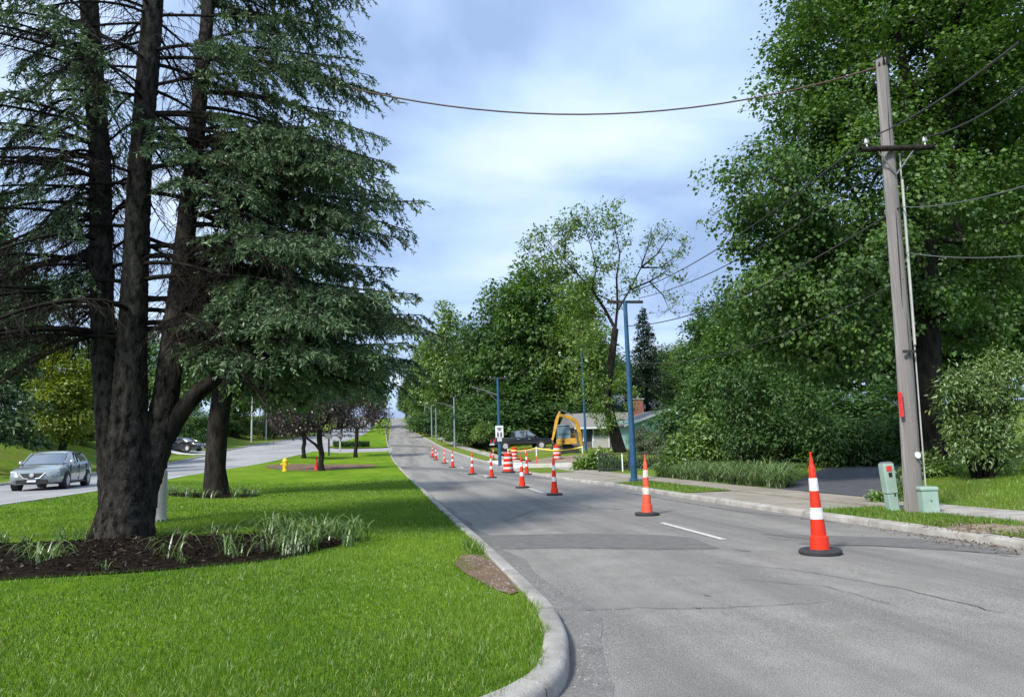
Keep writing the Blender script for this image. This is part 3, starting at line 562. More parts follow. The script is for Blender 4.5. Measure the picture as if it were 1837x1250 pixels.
# ---- generic tree shapes for the background
def proto(seed, ells, ncl, per, sig, size, leaf, trunk_h, tr_r, tmpl=LEAF_KITE, up=.25, flat=.6):
    rng = np.random.default_rng(seed); r = thing('tree', 'tree', 'tree'); tk = bent((0, 0, -.1), (rng.normal(0, .3), rng.normal(0, .3), trunk_h), 6, rng, .05)
    return broadleaf(r, rng, tk, tr_r, ells, ncl, per, sig, size, leaf, MT['bark_grey'], tmpl, 5, flat, .5, up)
PA = proto(101, [((0,0,6.5),(3.6,3.6,3.6)),((1.6,.5,9.2),(2.3,2.3,2.4)),((-1.7,-.4,8.6),(2.2,2.2,2.4)),((0,0,11),(1.9,1.9,1.8)),((-2.5,.8,5),(1.8,2,1.6)),((2.6,-.6,5.2),(1.9,2,1.6))], 230, 95, .52, .27, LM['dense'], 8.5, .34)
PB = proto(102, [((0,0,5.5),(2.5,2.5,3.2)),((.7,.3,8.6),(1.8,1.8,2.2)),((-.9,0,7.4),(1.7,1.7,2.2)),((.2,0,10.6),(1.1,1.1,1.5)),((1.7,0,4.8),(1.3,1.3,1.6))], 180, 95, .45, .25, LM['light'], 8, .26)
PC = proto(103, [((0,0,2.4),(2.4,2.4,2.1)),((1.5,.4,2.0),(1.5,1.5,1.6)),((-1.4,-.5,2.1),(1.6,1.6,1.7)),((.2,0,4.2),(1.3,1.3,1.1))], 130, 100, .40, .19, LM['dense'], 2.6, .12)
def mk(proto_, px, py, Y, h_px, label, group, leaf, name='tree', wide=1., zo=.08, first=False, seed=0):
    p = at(px, py, Y); b = (p[0], Y, float(T(p[0], Y))+zo); ph = {PA.name: 12.3, PB.name: 11.8, PC.name: 5.2}[proto_.name]
    d = float(np.dot(np.array(b)-[0, 0, EYE], cf)); top = at(px, h_px, Y)[2]; s = (top-b[2])/ph
    r = dup(proto_, b, random.Random(seed+int(px)).uniform(0, 6.28), label, group, (s*wide, s*wide, s)); r.name = name
    for ch in r.children:
        ch.name = ch.name.split('.')[0]
        if ch.name.startswith('crown'): ch.material_slots[0].link = 'OBJECT'; ch.material_slots[0].material = LM[leaf]
    return r
G1 = 'trees lining the right side of the road'; G2 = 'trees beyond the far road'
right_trees = [
 (PB,806,800,96,548,'rounded pale green tree left of the tall dark tree, above the sign pole','light',1.0),
 (PA,905,800,88,520,'broad dark green tree behind the parked pickup','dense',.92),
 (PA,985,800,84,466,'tallest dark leafy tree behind the yellow excavator','maple',1.0),
 (PB,1045,800,80,520,'yellow green tree directly behind the dead limbed tree','light',1.15),
 (PB,1232,790,92,612,'pale green tree right of the conifer above the house','light',1.0),
 (PB,1275,800,75,560,'green tree between the house and the big maple','dense',1.0),
 (PB,770,780,135,600,'leafy roadside tree first of the row up the hill','light',.9),
 (PB,752,776,165,640,'leafy roadside tree second of the row up the hill','dense',1.),
 (PB,740,770,205,664,'leafy roadside tree third of the row up the hill','light',1.1),
 (PB,733,760,255,684,'leafy roadside tree fourth of the row up the hill','light',1.1),
 (PB,728,752,320,698,'leafy roadside tree near the crest of the hill','dense',1.3),
 (PA,860,790,125,600,'dark tree filling the gap behind the roadside row','dense',1.),
 (PA,1120,790,110,640,'dark tree behind the house chimney','dense',1.1),
 (PA,1330,790,48,520,'dark tree behind the left part of the maple','dense',.9),
 (PA,1440,800,42,430,'dense dark tree hidden deep behind the maple','dense',1.),
 (PA,1580,800,38,420,'dense dark tree behind the wooden pole','dense',1.1),
 (PA,1740,800,36,300,'dense dark tree behind the right bush','dense',1.1),
 (PA,800,790,150,640,'dark tree on the rise left of the rounded pale tree','dense',1.2),
 (PA,1000,790,140,600,'far dark tree glimpsed behind the excavator','dense',1.3),
 (PA,1075,790,120,610,'far dark tree left of the house chimney','dense',1.3),
 (PA,1190,790,125,620,'far dark tree right of the conifer','dense',1.3),
 (PB,1312,800,33,572,'leafy green tree at the left foot of the big maple','maple',1.1),
 (PA,1880,800,36,250,'dense dark tree at the right border','dense',1.1)]
for k, (p_, px, py, Y, top, lab, lf_, wd) in enumerate(right_trees): mk(p_, px, py, Y, top, lab, G1, lf_, 'leafy_tree', wd, seed=k)
left_trees = [
 (PB,112,800,52,610,'bright yellow green tree beyond the grey sedan','lime',1.25),
 (PA,10,800,70,520,'dark tree at the left border behind the sedan','dense',.75),
 (PA,-60,800,56,420,'dark tree outside the left border','dense',1.),
 (PA,230,790,95,560,'dark tree seen between the spruce trunks','dense',1.),
 (PB,330,790,92,600,'green tree above the black car','light',1.1),
 (PB,420,790,110,600,'green tree behind the pale far lamp pole','light',1.1),
 (PA,480,780,125,590,'dark green tree at the bend of the far road','dense',1.),
 (PB,540,780,150,610,'green tree far behind the left crab apple','light',1.3),
 (PA,610,780,180,625,'dark green tree far behind the two crab apples','dense',1.2),
 (PB,668,770,200,640,'green tree on the far median left of the road','light',1.),
 (PA,160,800,75,610,'dark tree behind the left spruce trunk','dense',.9)]
for k, (p_, px, py, Y, top, lab, lf_, wd) in enumerate(left_trees): mk(p_, px, py, Y, top, lab, G2, lf_, 'leafy_tree', wd, seed=90+k)
shrubs = [
 (PC,1020,800,92,690,'dark hedge shrub behind the excavator boom','dense',1.8),(PC,1065,800,92,705,'dark hedge shrub left of the house wing','dense',1.6),(PC,790,795,118,722,'dark roadside shrub by the grey poles','dense',1.7),(PC,765,790,150,728,'roadside shrub by the poles far up the hill','light',1.7),(PC,820,790,125,720,'dark roadside shrub behind the pale grey pole','dense',1.7),
 
 (PC,300,790,105,735,'dark shrub on the bank right of the spruce trunk','dense',1.8),(PC,385,788,108,740,'dark shrub hidden by the second median trunk','dense',1.8),(PC,540,785,135,745,'dark shrub where the far road disappears','dense',1.8),(PC,140,800,66,735,'green shrub at the foot of the yellow green tree','light',1.6),
 (PC,60,800,60,720,'dark rounded shrub behind the sedan bonnet','dense',1.4), (PC,200,800,72,730,'dark shrub between the sedan and the spruce','dense',1.5),
 (PC,350,792,88,735,'green shrub beside the black car','dense',1.3), (PC,430,786,112,735,'dark shrub at the foot of the pale far pole','dense',1.4), (PC,490,780,120,730,'dark shrub by the bend of the far road','dense',1.4),
 (PC,850,800,84,715,'dark hedge shrub left of the sign pole','dense',1.6),(PC,910,800,82,690,'dark hedge shrub behind the pickup bed','dense',1.8),(PC,965,800,82,680,'dark hedge shrub behind the pickup cab','dense',1.8),
 (PC,1155,800,50,766,'dusty olive shrub in front of the gabled house','dull',1.2),(PC,1200,800,46,760,'dusty pinkish green shrub beneath the white gable','dull',1.25),(PC,1250,805,40,745,'pale shrub right of the gabled house','light',1.1),
 (PC,1300,810,34,672,'deep green shrub mass left of the maple shade','dense',1.3),(PC,1400,815,31,690,'deep green shrub mass under the maple','dense',1.6),(PC,1500,815,30,700,'dark shrub in the maple shade behind the near cone','dense',1.8),(PC,1600,815,29,690,'dark shrub in the maple shade behind the wooden pole','dense',1.8)]
for k, (p_, px, py, Y, top, lab, lf_, wd) in enumerate(shrubs): mk(p_, px, py, Y, top, lab, 'shrubs along the gardens', lf_, 'shrub', wd, seed=200+k)
for r in (PA, PB, PC):
    for ch in list(r.children): bpy.data.objects.remove(ch)
    bpy.data.objects.remove(r)
# ---- half dead tree with leaning trunk
rng = np.random.default_rng(12); YD = 57.
b = at(1112,806,YD); b = np.array([b[0], YD, float(T(b[0], YD))+.08]); dt = thing('half_dead_tree', 'leaning half dead tree with bare upper branches and vines round its trunk', 'tree', tuple(b))
tk = np.array([at(1113,808,YD), at(1098,760,YD), at(1088,715,YD), at(1096,650,YD), at(1104,590,YD)])-b; tk[0][2] = -.15
lims = []; tips = []
def limb(P, r0, r1): lims.append((P, np.linspace(r0, r1, len(P))))
v0 = (tk, np.array([.56, .45, .37, .32, .27]))
mainl = [[(1104,590),(1085,555),(1062,520),(1035,490),(1012,465),(990,440)], [(1104,590),(1108,545),(1106,500),(1112,455),(1105,420),(1098,398)], [(1106,560),(1130,520),(1150,480),(1160,450),(1168,420)], [(1062,520),(1070,480),(1060,440),(1050,410)], [(1035,490),(1000,490),(975,470)], [(1130,520),(1165,505),(1190,490),(1215,500)], [(1150,480),(1180,455),(1195,430)], [(1012,465),(1015,430),(1025,405)], [(1150,480),(1185,480),(1212,460)], [(1108,545),(1075,530),(1050,540)], [(1165,505),(1190,530),(1200,555)]]
def walk(p, d, l, r, dep):
    n = 4; P = [p]; 
    for q in range(n): d = nrm(d+rng.normal(0, .22, 3)); P.append(P[-1]+d*l/n)
    lims.append((np.array(P), np.linspace(r, r*.45, n+1)))
    if dep == 0: tips.append((P[-1], d)); return
    for q in range(rng.integers(2, 5)): walk(P[rng.integers(1, n+1)], nrm(d+rng.normal(0, .6, 3)+[0, 0, .15]), l*rng.uniform(.5, .8), r*.5, dep-1)
for ln in mainl:
    P = np.array([at(x, y, YD+rng.normal(0, .6)*(i > 0)) for i, (x, y) in enumerate(ln)])-b; lims.append((P, np.linspace(.15 if ln is mainl[0] else (.12 if ln is mainl[1] else .085), .022, len(P))))
    for q in range(1, len(P)):
        for _ in range(4): walk(P[q], nrm(nrm(P[q]-P[q-1])+rng.normal(0, .6, 3)+[0, 0, .2]), rng.uniform(.8, 1.7), .022, 2)
va, fa = sweep(v0[0], v0[1], 12); v, f = tubes(lims, 4); npmesh('trunk', np.concatenate([va, v]), np.concatenate([fa, f+len(va)]), MT['bark_grey'], dt, smooth=True)
tp = np.array([t[0] for t in tips]); xs = tp[:, 0]+b[0]; lim = at(1125,500,YD)[0]; C = tp[rng.random(len(tp)) < np.where(xs < lim, .8, .22)]
v, f, var = leaf_cloud(rng, C, 11, .24, .24, droop=.3); C2 = ell_points(rng, [pe(1045,600,34,60,YD-.6,b), pe(1075,700,26,50,YD-.6,b), pe(1040,690,24,40,YD-.6,b), pe(1120,700,24,40,YD-.6,b), pe(990,470,22,26,YD,b), pe(1030,540,40,40,YD,b), pe(1085,755,26,26,YD-.8,b)], 130)
v2, f2, var2 = leaf_cloud(rng, C2, 60, .32, .2); npmesh('crown', np.concatenate([v, v2]), [np.concatenate([f[0], f2[0]+len(v)])], LM['light'], dt, np.concatenate([var, var2]))
# ---- distant and bordering conifers
def conifer(px, py, Y, top, rad, label, seed, leaf='spruce_old'):
    rng = np.random.default_rng(seed); p = at(px, py, Y); b = np.array([p[0], Y, float(T(p[0], Y))+.05]); h = at(px, top, Y)[2]-b[2]
    r = thing('conifer', label, 'tree', tuple(b), group='conifers in the gardens'); v, f = sweep([(0, 0, -.1), (0, 0, h*.5), (0, 0, h)], [.28, .16, .02], 8); npmesh('trunk', v, f, MT['bark_grey'], r)
    W_, A, D, S = [], [], [], []
    for z in np.arange(h*.12, h*.98, h*.03):
        for q in range(7):
            a = rng.uniform(0, 6.28); l = rad*(1-z/h)**.8*rng.uniform(.6, 1.1); t = np.linspace(0, 1, 5); P = np.stack([l*t*math.cos(a), l*t*math.sin(a), z+l*(.1*t-.4*t**2+.15*t**4)], -1); W_.append((P, np.linspace(.04, .01, 5)))
            n = int(26*l)+4; u = rng.uniform(.2, 1.05, n); B = np.stack([np.interp(u, t, P[:, i]) for i in range(3)], -1)+rng.normal(0, .16, (n, 3)); A.append(B); D.append(np.array([math.cos(a), math.sin(a), -.5])+rng.normal(0, .7, (n, 3))); S.append(rng.uniform(.2, .42, n))
    v, f = tubes(W_, 3); npmesh('branches', v, f, MT['twig'], r)['kind'] = 'stuff'
    A, D, S = map(np.concatenate, (A, D, S)); v, f = scatter(*SPRIG, A, D, rng.normal(size=A.shape), S, S*.4); npmesh('crown', v, f, LM[leaf], r, np.repeat(rng.random(len(A)), 6))
conifer(1165,795,88,548,4.3,'dark conifer behind the blue pole and the house',31)
conifer(-25,800,44,330,3.4,'tall blue green conifer at the left border behind the sedan',32,'spruce')
# ---- leafy shrubs near the sidewalk
def bush(px, py, Y, ells, ncl, per, sig, size, leaf, label, seed, tmpl=LEAF_BROAD, aspect=.5, droop=.35):
    rng = np.random.default_rng(seed); p = at(px, py, Y); b = np.array([p[0], Y, float(T(p[0], Y))+.09]); r = thing('bush', label, 'bush', tuple(b), group='bushes in the right gardens')
    E_ = [pe(*e[:4], Y+(e[4] if len(e) > 4 else 0), b) for e in ells]; C = ell_points(rng, E_, ncl, .3); C[:, 2] = np.maximum(C[:, 2], .08)
    W_ = []
    for c in C[::2]:
        s0 = np.array([c[0]*.25, c[1]*.25, 0.]); W_.append((np.array([s0, (s0+c)/2+[0, 0, .1], c]), [.02, .013, .006]))
    v, f = tubes(W_, 4); npmesh('stems', v, f, MT['twig'], r)
    v, f, var = leaf_cloud(rng, C, per, sig, size, tmpl, .8, droop, aspect); npmesh('foliage', v, f, LM[leaf], r, var)
bush(1245,850,26.5,[(1240,815,45,34),(1215,835,30,24),(1275,790,40,36),(1300,830,40,28),(1250,770,30,26)],110,60,.17,.16,'shrub','bright glossy big leaved bush right of the blue pole',1)
bush(1350,830,24.5,[(1340,760,70,60),(1400,720,80,60),(1330,690,60,40)],130,60,.24,.14,'dense','tall dark leafy bush behind the daylily bank',2)
bush(1755,850,15.6,[(1760,720,60,70),(1800,680,40,60),(1720,700,36,40),(1740,790,50,40),(1800,780,40,50)],190,60,.17,.10,'lime_shrub','loose bright green bush right of the wooden pole on the lawn',3,LEAF_BROAD,.42)
bush(1668,855,17.0,[(1665,840,34,22),(1690,850,24,16),(1640,870,16,18)],60,40,.12,.09,'shrub','low leafy plant at the foot of the right lawn slope',4)
bush(1085,840,36.5,[(1075,825,22,18),(1055,835,20,14),(1045,842,12,12)],60,50,.18,.2,'shrub','bright weedy bush left of the black fence',5)
bush(1590,905,13.0,[(1580,900,14,9),(1605,895,10,14),(1620,890,8,20)],36,36,.08,.08,'shrub','little weeds round the pale green pedestals',6)
bush(1130,845,34.6,[(1092,838,20,13),(1120,838,20,13),(1150,837,20,14),(1178,835,18,16)],120,70,.16,.10,'dense','low black green hedge right behind the black fence',8)
bush(1540,850,23.5,[(1480,800,40,40),(1540,795,45,45),(1600,795,40,45),(1560,830,50,22)],170,70,.24,.14,'dense','dark leafy bush in the maple shade behind the driveway',9)
bush(880,795,72,[(868,770,14,18),(855,780,8,10)],40,40,.25,.2,'light','pale green weeping shrub left of the pickup',7)
# daylily bank along the sidewalk (one mass)
rng = np.random.default_rng(14)
n = 3600; yy = rng.uniform(17.9, 27.5, n); xx = 9.98+np.abs(rng.normal(0, .75, n)); k = rng.integers(0, 260, n); cxs = 9.98+np.abs(rng.normal(0, .8, 260)); cys = rng.uniform(17.9, 27.0, 260); cxs = np.minimum(cxs, 9.98+np.maximum(.05, (cys-17.9)*.8)); xx = cxs[k]+rng.normal(0, .05, n); yy = cys[k]+rng.normal(0, .05, n)
P = np.stack([xx, yy, T(xx, yy)+.08], -1); a = rng.uniform(0, 6.28, n); D = np.stack([np.cos(a), np.sin(a), np.zeros(n)], -1); v, f = scatter(*STRAP, P, D, np.tile([0, 0, 1.], (n, 1)), rng.uniform(.3, .8, n)*(.7+.6*rng.random(260)[k]), rng.uniform(.024, .042, n))
tag(npmesh('daylily_bank', v, f, LM['strap'], None, np.repeat(rng.random(n), 12)), 'bank of arching green daylily leaves along the sidewalk', 'plants', kind='stuff')
# daylily clumps round the beds
def clump_mesh(seed, n, h):
    rng = np.random.default_rng(seed); P = rng.normal(0, .05, (n, 3)); P[:, 2] = 0; a = rng.uniform(0, 6.28, n); D = np.stack([np.cos(a), np.sin(a), np.zeros(n)], -1)
    v, f = scatter(*STRAP, P, D, np.tile([0, 0, 1.], (n, 1)), h*rng.uniform(.5, 1.2, n), rng.uniform(.014, .024, n)); o = npmesh('leaves', v, f, LM['strap'], None, np.repeat(rng.random(n), 12)); me = o.data; bpy.data.objects.remove(o); return me
CM = [clump_mesh(300+i, 16, .36) for i in range(5)]
rng = np.random.default_rng(15)
def clump(x, y, s, label, group):
    o = bpy.data.objects.new('daylily', CM[rng.integers(5)]); COL.objects.link(o); o.location = (x, y, float(T(x, y))+.10); o.rotation_euler = (0, 0, rng.uniform(0, 6.28)); o.scale = (s, s, s*rng.uniform(.85, 1.2)); tag(o, label, 'plant', group)
for k in range(40):
    a = rng.uniform(-1.05, 1.15); r = rng.uniform(.72, 1.03); x, y = -3.75+3.2*r*math.cos(a), 11.0+1.95*r*math.sin(a); clump(x, y, rng.uniform(.8, 1.35), 'strap leaved daylily clump at the right end of the bed under the spruce', 'daylilies at the right end of the spruce bed')
for k in range(20):
    a = rng.uniform(1.3, 3.0); r = rng.uniform(.95, 1.03); x, y = -3.75+3.2*r*math.cos(a), 11.0+1.95*r*math.sin(a); clump(x, y, rng.uniform(.5, .85), 'small daylily clump along the back rim of the bed under the spruce', 'daylilies along the back rim of the spruce bed')
for px, py in [(60,1030),(85,1022),(45,1015),(75,1036),(100,1030)]:
    x, y = gp(px, py); clump(x, y, rng.uniform(.8, 1.2), 'daylily clump at the front left of the bed under the spruce', 'daylilies at the front left of the spruce bed')
x, y = gp(305, 1025); clump(x, y, 1.2, 'lone tall daylily with bent leaves at the front of the spruce bed', 'lone daylily')
for px, py in [(330,1030),(410,1012),(540,995),(190,1040)]:
    x, y = gp(px, py); clump(x, y, .5, 'small weed sprig on the front rim of the dark spruce bed', 'weeds on the front rim of the spruce bed')
for k in range(24):
    a = k/24*6.28+rng.normal(0, .1); x, y = -5.7+1.35*math.cos(a), 24.9+1.0*math.sin(a); clump(x, y, rng.uniform(.7, 1.1), 'daylily clump in the ring round the second median tree', 'daylilies round the second median tree')
# ---- grass blades on the near lawns
rng = np.random.default_rng(16)
def grass(name, inside, n0, rmin, rmax, th0, th1, label, hgt, p=1.7, zo=.10, leaf='grass'):
    tot = int(n0*4**p*(th1-th0)*(rmax**(2-p)-rmin**(2-p))/(2-p)); u = rng.random(tot); r = (rmin**(2-p)+u*(rmax**(2-p)-rmin**(2-p)))**(1/(2-p)); th = rng.uniform(th0, th1, tot)
    x, y = r*np.sin(th), r*np.cos(th); m = inside(x, y); x, y, r = x[m], y[m], r[m]; n = len(x); P = np.stack([x, y, T(x, y)+zo-.006], -1)
    cl = .5+.5*np.sin(x*2.1+np.sin(y*1.7)*1.5)*np.sin(y*1.3+np.sin(x*1.1)); big = .5+.5*np.sin(x*.55+y*.31+1.3*np.sin(y*.23))*np.cos(y*.42-x*.2); hh = hgt*rng.uniform(.5, 1.25, n)*(.75+.5*cl)*(1+.7*np.exp(-np.maximum(0, ip(y, LK)-.17-x)/.06)*(x < ip(y, LK))); D = rng.normal(0, .38, (n, 3)); D[:, 2] = 1; a = rng.uniform(0, 6.28, n); Nn = np.stack([np.cos(a), np.sin(a), np.zeros(n)], -1)
    wd = .0048*np.maximum(1, r/5.5); near = r < 8.5; V, Fs, b, vs = [], [], 0, []
    var = np.where(rng.random(n) < .035, 1., np.clip(.40*rng.random(n)+.25*cl+.36*big+rng.normal(0, .10, n), 0, .84))
    for msk, tm in ((near, BLADE3), (~near, BLADE1)):
        if msk.sum() == 0: continue
        v, f = scatter(*tm, P[msk], D[msk], Nn[msk], hh[msk], wd[msk]); V.append(v); Fs.append(f[0]+b); b += len(v); vs.append(np.repeat(var[msk], len(tm[0])))
    o = npmesh(name, np.concatenate(V), [np.concatenate(Fs)], LM[leaf], None, np.concatenate(vs)); tag(o, label, 'grass', kind='stuff'); print(name, n)
def in_med(x, y):
    bed = ((x+3.75)/3.15)**2+((y-11.0)/1.9)**2 < 1; bed2 = ((x+5.7)/1.3)**2+((y-24.9)/.95)**2 < 1; bare = (x > .80+.1*np.sin(y*5)) & (y > 6.4) & (y < 8.85) & (x > .72+.22*np.abs(y-7.9)/1.5)
    return (x < ip(y, LK)-.165+.03*np.sin(y*9)) & (x > ip(y, ML)+.1) & (y > 3.5) & ~bed & ~bed2 & ~bare
grass('lawn_grass', in_med, 7600, 3.2, 34, -.95, .35, 'short bright green grass covering the median', .047)
def in_right(x, y): return (((x > ip(y, RK)+.15) & (x < 8.76)) & ((y < 12.3) | ((y > 18.2) & (y < 24.2)))) | ((x > 9.93) & (y < 13.4+(x-9.91)*.95)) | ((x > 9.95) & (y > 18.+(x-9.91)*1.1) & (y < 26))
grass('verge_grass', in_right, 5200, 8.5, 28, .2, 1.25, 'rough green grass on the right verge and lawn', .075, 1.7)
# tuft of long grass where the kerb starts to bend
n = 260; x = rng.normal(1.0, .06, n)-.02; y = rng.normal(9.3, .35, n); P = np.stack([x, y, T(x, y)+.1], -1); D = rng.normal(0, .5, (n, 3)); D[:, 2] = 1; v, f = scatter(*BLADE3, P, D, rng.normal(size=(n, 3))*[1, 1, 0]+1e-3, rng.uniform(.1, .2, n), .008)
tag(npmesh('grass_tuft', v, f, LM['grass'], None, np.repeat(rng.random(n), 5)), 'tuft of long grass leaning over the median kerb by the bare soil', 'grass', kind='stuff')
# litter and gravel
n = 900; x = np.r_[rng.normal(7.75, .35, 600), rng.normal(7.1, .22, 300)]; y = np.r_[rng.normal(8.5, .5, 600), rng.normal(8.0, 1.0, 300)]; z = np.where(x > ip(y, RK), T(x, y)+.125, T(x, y)+.012); P = np.stack([x, y, z+rng.uniform(0, .03, n)*(x > 7.3)], -1)
v, f = scatter(*LEAF_KITE, P, rng.normal(size=(n, 3))*[1, 1, .3], rng.normal(size=(n, 3))*.4+[0, 0, 1], rng.uniform(.02, .06, n), rng.uniform(.015, .035, n)); tag(npmesh('leaf_litter', v, f, MT['litter'], None, np.repeat(rng.random(n), 4)), 'brown dead leaves piled on the right kerb', 'leaves', kind='stuff')
n = 1080; y = np.r_[rng.uniform(4.2, 8.5, 900), rng.uniform(6.4, 8.8, 180)]; x = np.r_[ip(y[:900], LK)+.04+np.abs(rng.normal(0, .16, 900)), rng.uniform(.8, 1.06, 180)]; z = np.r_[T(x[:900], y[:900])+.002, T(x[900:], y[900:])+.118]; s = rng.uniform(.004, .012, n)
tv = np.array([(1,0,0),(-1,0,0),(0,1,0),(0,-1,0),(0,0,.7),(0,0,-.3)]); tf = [(0,2,4),(2,1,4),(1,3,4),(3,0,4)]; V = np.stack([x, y, z], -1)[:, None]+tv[None]*s[:, None, None]*rng.uniform(.6, 1.3, (n, 6, 1))
tag(npmesh('gravel', V.reshape(-1, 3), (np.array(tf)[None]+(np.arange(n)*6)[:, None, None]).reshape(-1, 3), MT['stone']), 'loose grit along the median kerb and bare soil', 'gravel', kind='stuff')
# ------------------------------------------------------------------ traffic channelizers and drums
def gz(x, y): return float(T(x, y))
def channelizer(x, y, label, worn=False, lean=(0, 0), h=1.0, rz=0):
    r = thing('traffic_cone', label, 'traffic cone', (x, y, gz(x, y)+.002), rz, 'orange channelizer cones along the closed lane'); r.scale = (h, h, h); r.rotation_euler = (lean[0], lean[1], rz)
    o_ = MT['orange_worn'] if worn else MT['orange']; w_ = MT['reflective_worn'] if worn else MT['reflective']
    MB().lathe([(.232,0),(.245,.012),(.245,.04),(.225,.056),(.13,.062),(.12,.058)], 16).build('base', MT['rubber'], r, True)
    body = MB().lathe([(.116,.058),(.111,.085),(.104,.2),(.098,.206),(.088,.215),(.079,.40),(.075,.401),(.066,.54),(.063,.541),(.053,.73),(.0515,.731),(.045,.885),(.044,.886),(.038,1.02),(.03,1.035),(.024,1.05)], 20).build('body', o_, r, True)
    MB().lathe([(.0795,.405),(.0785,.41),(.0705,.535),(.0665,.54)], 20).build('reflective_band', w_, r, True)
    MB().lathe([(.0575,.735),(.0555,.74),(.0500,.88),(.046,.885)], 20).build('reflective_band', w_, r, True)
    MB().lathe([(.026,1.045),(.022,1.09),(.015,1.13),(.0125,1.165),(.016,1.175),(.012,1.19),(.004,1.195)], 12).build('handle', o_, r, True)
    return r
cones = [(1472,993,'nearest orange traffic cone with two clean white bands on the right','',False,1.0,(.0,-.02)), (1161,924,'faded orange cone with worn bands beside the lane dash','',True,.985,(.0,.03)),
 (995,888,'orange cone in line with the far barrel on the dirt','',False,.96,(0,.01)), (937,875,'orange cone in the lane, fourth from the camera','',False,.99,(0.02,.03)), (882,857,'orange cone in the lane, fifth from the camera','',False,1.,(.01,.02)),
 (847,851,'orange cone in the lane, sixth from the camera','',False,1.,(0.02,-.035)), (812,838.5,'orange cone in the lane, seventh from the camera','',False,1.,(0,.0)), (797.6,831,'orange cone in the lane, eighth from the camera','',True,.95,(0,.0)),
 (782,825,'orange cone, second from the far end of the row','',False,.98,(0,.02)), (776,820,'orange cone, farthest of the row up the lane','',False,.98,(0,-.01)), (945,851.6,'orange cone by the right kerb right of the striped barrel','',False,1.,(0,.02))]
for k, (px, py, lab, _, wn, hh, ln) in enumerate(cones):
    x, y = gp(px, py); channelizer(x, y, lab, wn, ln, hh, k*.7)
x, y = gp(862, 823); x, y = 8.0, 58.5; c = channelizer(x, y, 'orange cone on the verge beyond the right kerb', False, (0, 0), .8); c.location.z += .1
x, y = gp(932, 832); c = channelizer(9.3, 50.2, 'tilted orange cone on the sidewalk behind the striped barrel', False, (.1, -.25), .9); c.location.z += .12
def plain_cone(x, y, label):
    r = thing('orange_cone', label, 'traffic cone', (x, y, gz(x, y)+.105)); MB().bbox(-.18,.18,-.18,.18,0,.03,.02).build('base', MT['rubber'], r)
    MB().lathe([(.14,.03),(.12,.08),(.035,.86),(.03,.9),(.01,.91)], 16).build('body', MT['orange'], r, True); MB().lathe([(.085,.45),(.087,.455),(.068,.6),(.064,.605)], 16).build('reflective_band', MT['orange_worn'], r, True)
plain_cone(-4.85, 48.6, 'red orange cone leaning by the crab apple trunk on the mulch')
def drum(x, y, label, rz=0):
    r = thing('traffic_barrel', label, 'traffic barrel', (x, y, gz(x, y)+.004), rz, 'striped construction barrels')
    MB().lathe([(.34,0),(.36,.02),(.36,.07),(.30,.10)], 20).build('base_ring', MT['rubber'], r, True)
    pr = [(.285,.06)]; z = .06
    for rr in (.285,.275,.265,.255,.245,.235,.225):
        pr += [(rr, z+.005),(rr-.006, z+.125),(rr-.016, z+.132)]; z += .135
    pr += [(.2, z+.005), (.12, z+.012), (.10, z+.02)]
    MB().lathe(pr, 22).build('body', MT['orange'], r, True)
    for q, rr in ((1,.275),(3,.255),(5,.235)): MB().lathe([(rr-.004, .06+q*.135+.006),(rr+.004, .06+q*.135+.01),(rr-.002, .06+q*.135+.122),(rr-.012, .06+q*.135+.126)], 22).build('reflective_band', MT['reflective'], r, True)
    MB().tube([(-.10,0,z),(-.10,0,z+.07),(-.05,0,z+.10),(.05,0,z+.10),(.10,0,z+.07),(.10,0,z)], .016, 8).build('handle', MT['orange'], r, True)
    return r
for px, py, lab in [(912,848,'striped orange barrel at the foot of the sign pole')]:
    x, y = gp(px, py); drum(x, y, lab)
x = at(1000, 835, 47.)[0]; drum(x, 47., 'striped orange barrel on the dirt patch in line with the third cone').location.z += .2
drum(9.2, 55.5, 'distant striped barrel on the sidewalk by the caution tape')
# caution tape on stakes
def stake(px, py, Y, h, label):
    p = at(px, py, Y); z = gz(p[0], Y)+.09; r = thing('stake', label, 'stake', (p[0], Y, z), group='stakes holding the caution tape'); MB().box(-.03,.03,-.03,.03,0,h*.5).build('lower_half', MT['orange_worn'], r); MB().box(-.029,.029,-.029,.029,h*.5,h).build('upper_half', MT['white'], r); return np.array([p[0], Y, z+h])
s1 = stake(963, 836, 44, 1.15, 'white and orange stake left of the dirt patch'); s2 = stake(1046, 838, 43, 1.1, 'stake at the right end of the dirt patch'); s0 = stake(912, 836, 50, 1.0, 'stake behind the striped barrel')
def tape(a, b, sag, label):
    t = np.linspace(0, 1, 14); P = np.array(a)[None]*(1-t)[:, None]+np.array(b)[None]*t[:, None]; P[:, 2] -= sag*4*t*(1-t)+.06
    tw_ = .03*np.sin(t*7); A = P+np.stack([tw_*0, tw_, np.full(14, .028)], -1); B = P-np.stack([tw_*0, tw_, np.full(14, .028)], -1); n = 14
    tag(npmesh('caution_tape', np.concatenate([A, B]), [(i, i+1, n+i+1, n+i) for i in range(n-1)], MT['tape'], smooth=True), label, 'tape', 'yellow caution tape')
tape(s0, s1, .12, 'yellow caution tape in front of the pickup'); tape(s1, s2, .18, 'yellow caution tape sagging in front of the excavator')
p = at(978, 842, 41.2); o = MB().bbox(-1.5,1.5,-.12,.12,0,.22,.01).build('concrete_beam', MT['concrete_pale']); o.location = (8.9, 40.8, gz(8.9, 40.8)+.11); o.rotation_euler = (0, 0, -.12); tag(o, 'white concrete beam lying by the kerb in front of the dirt patch', 'beam')
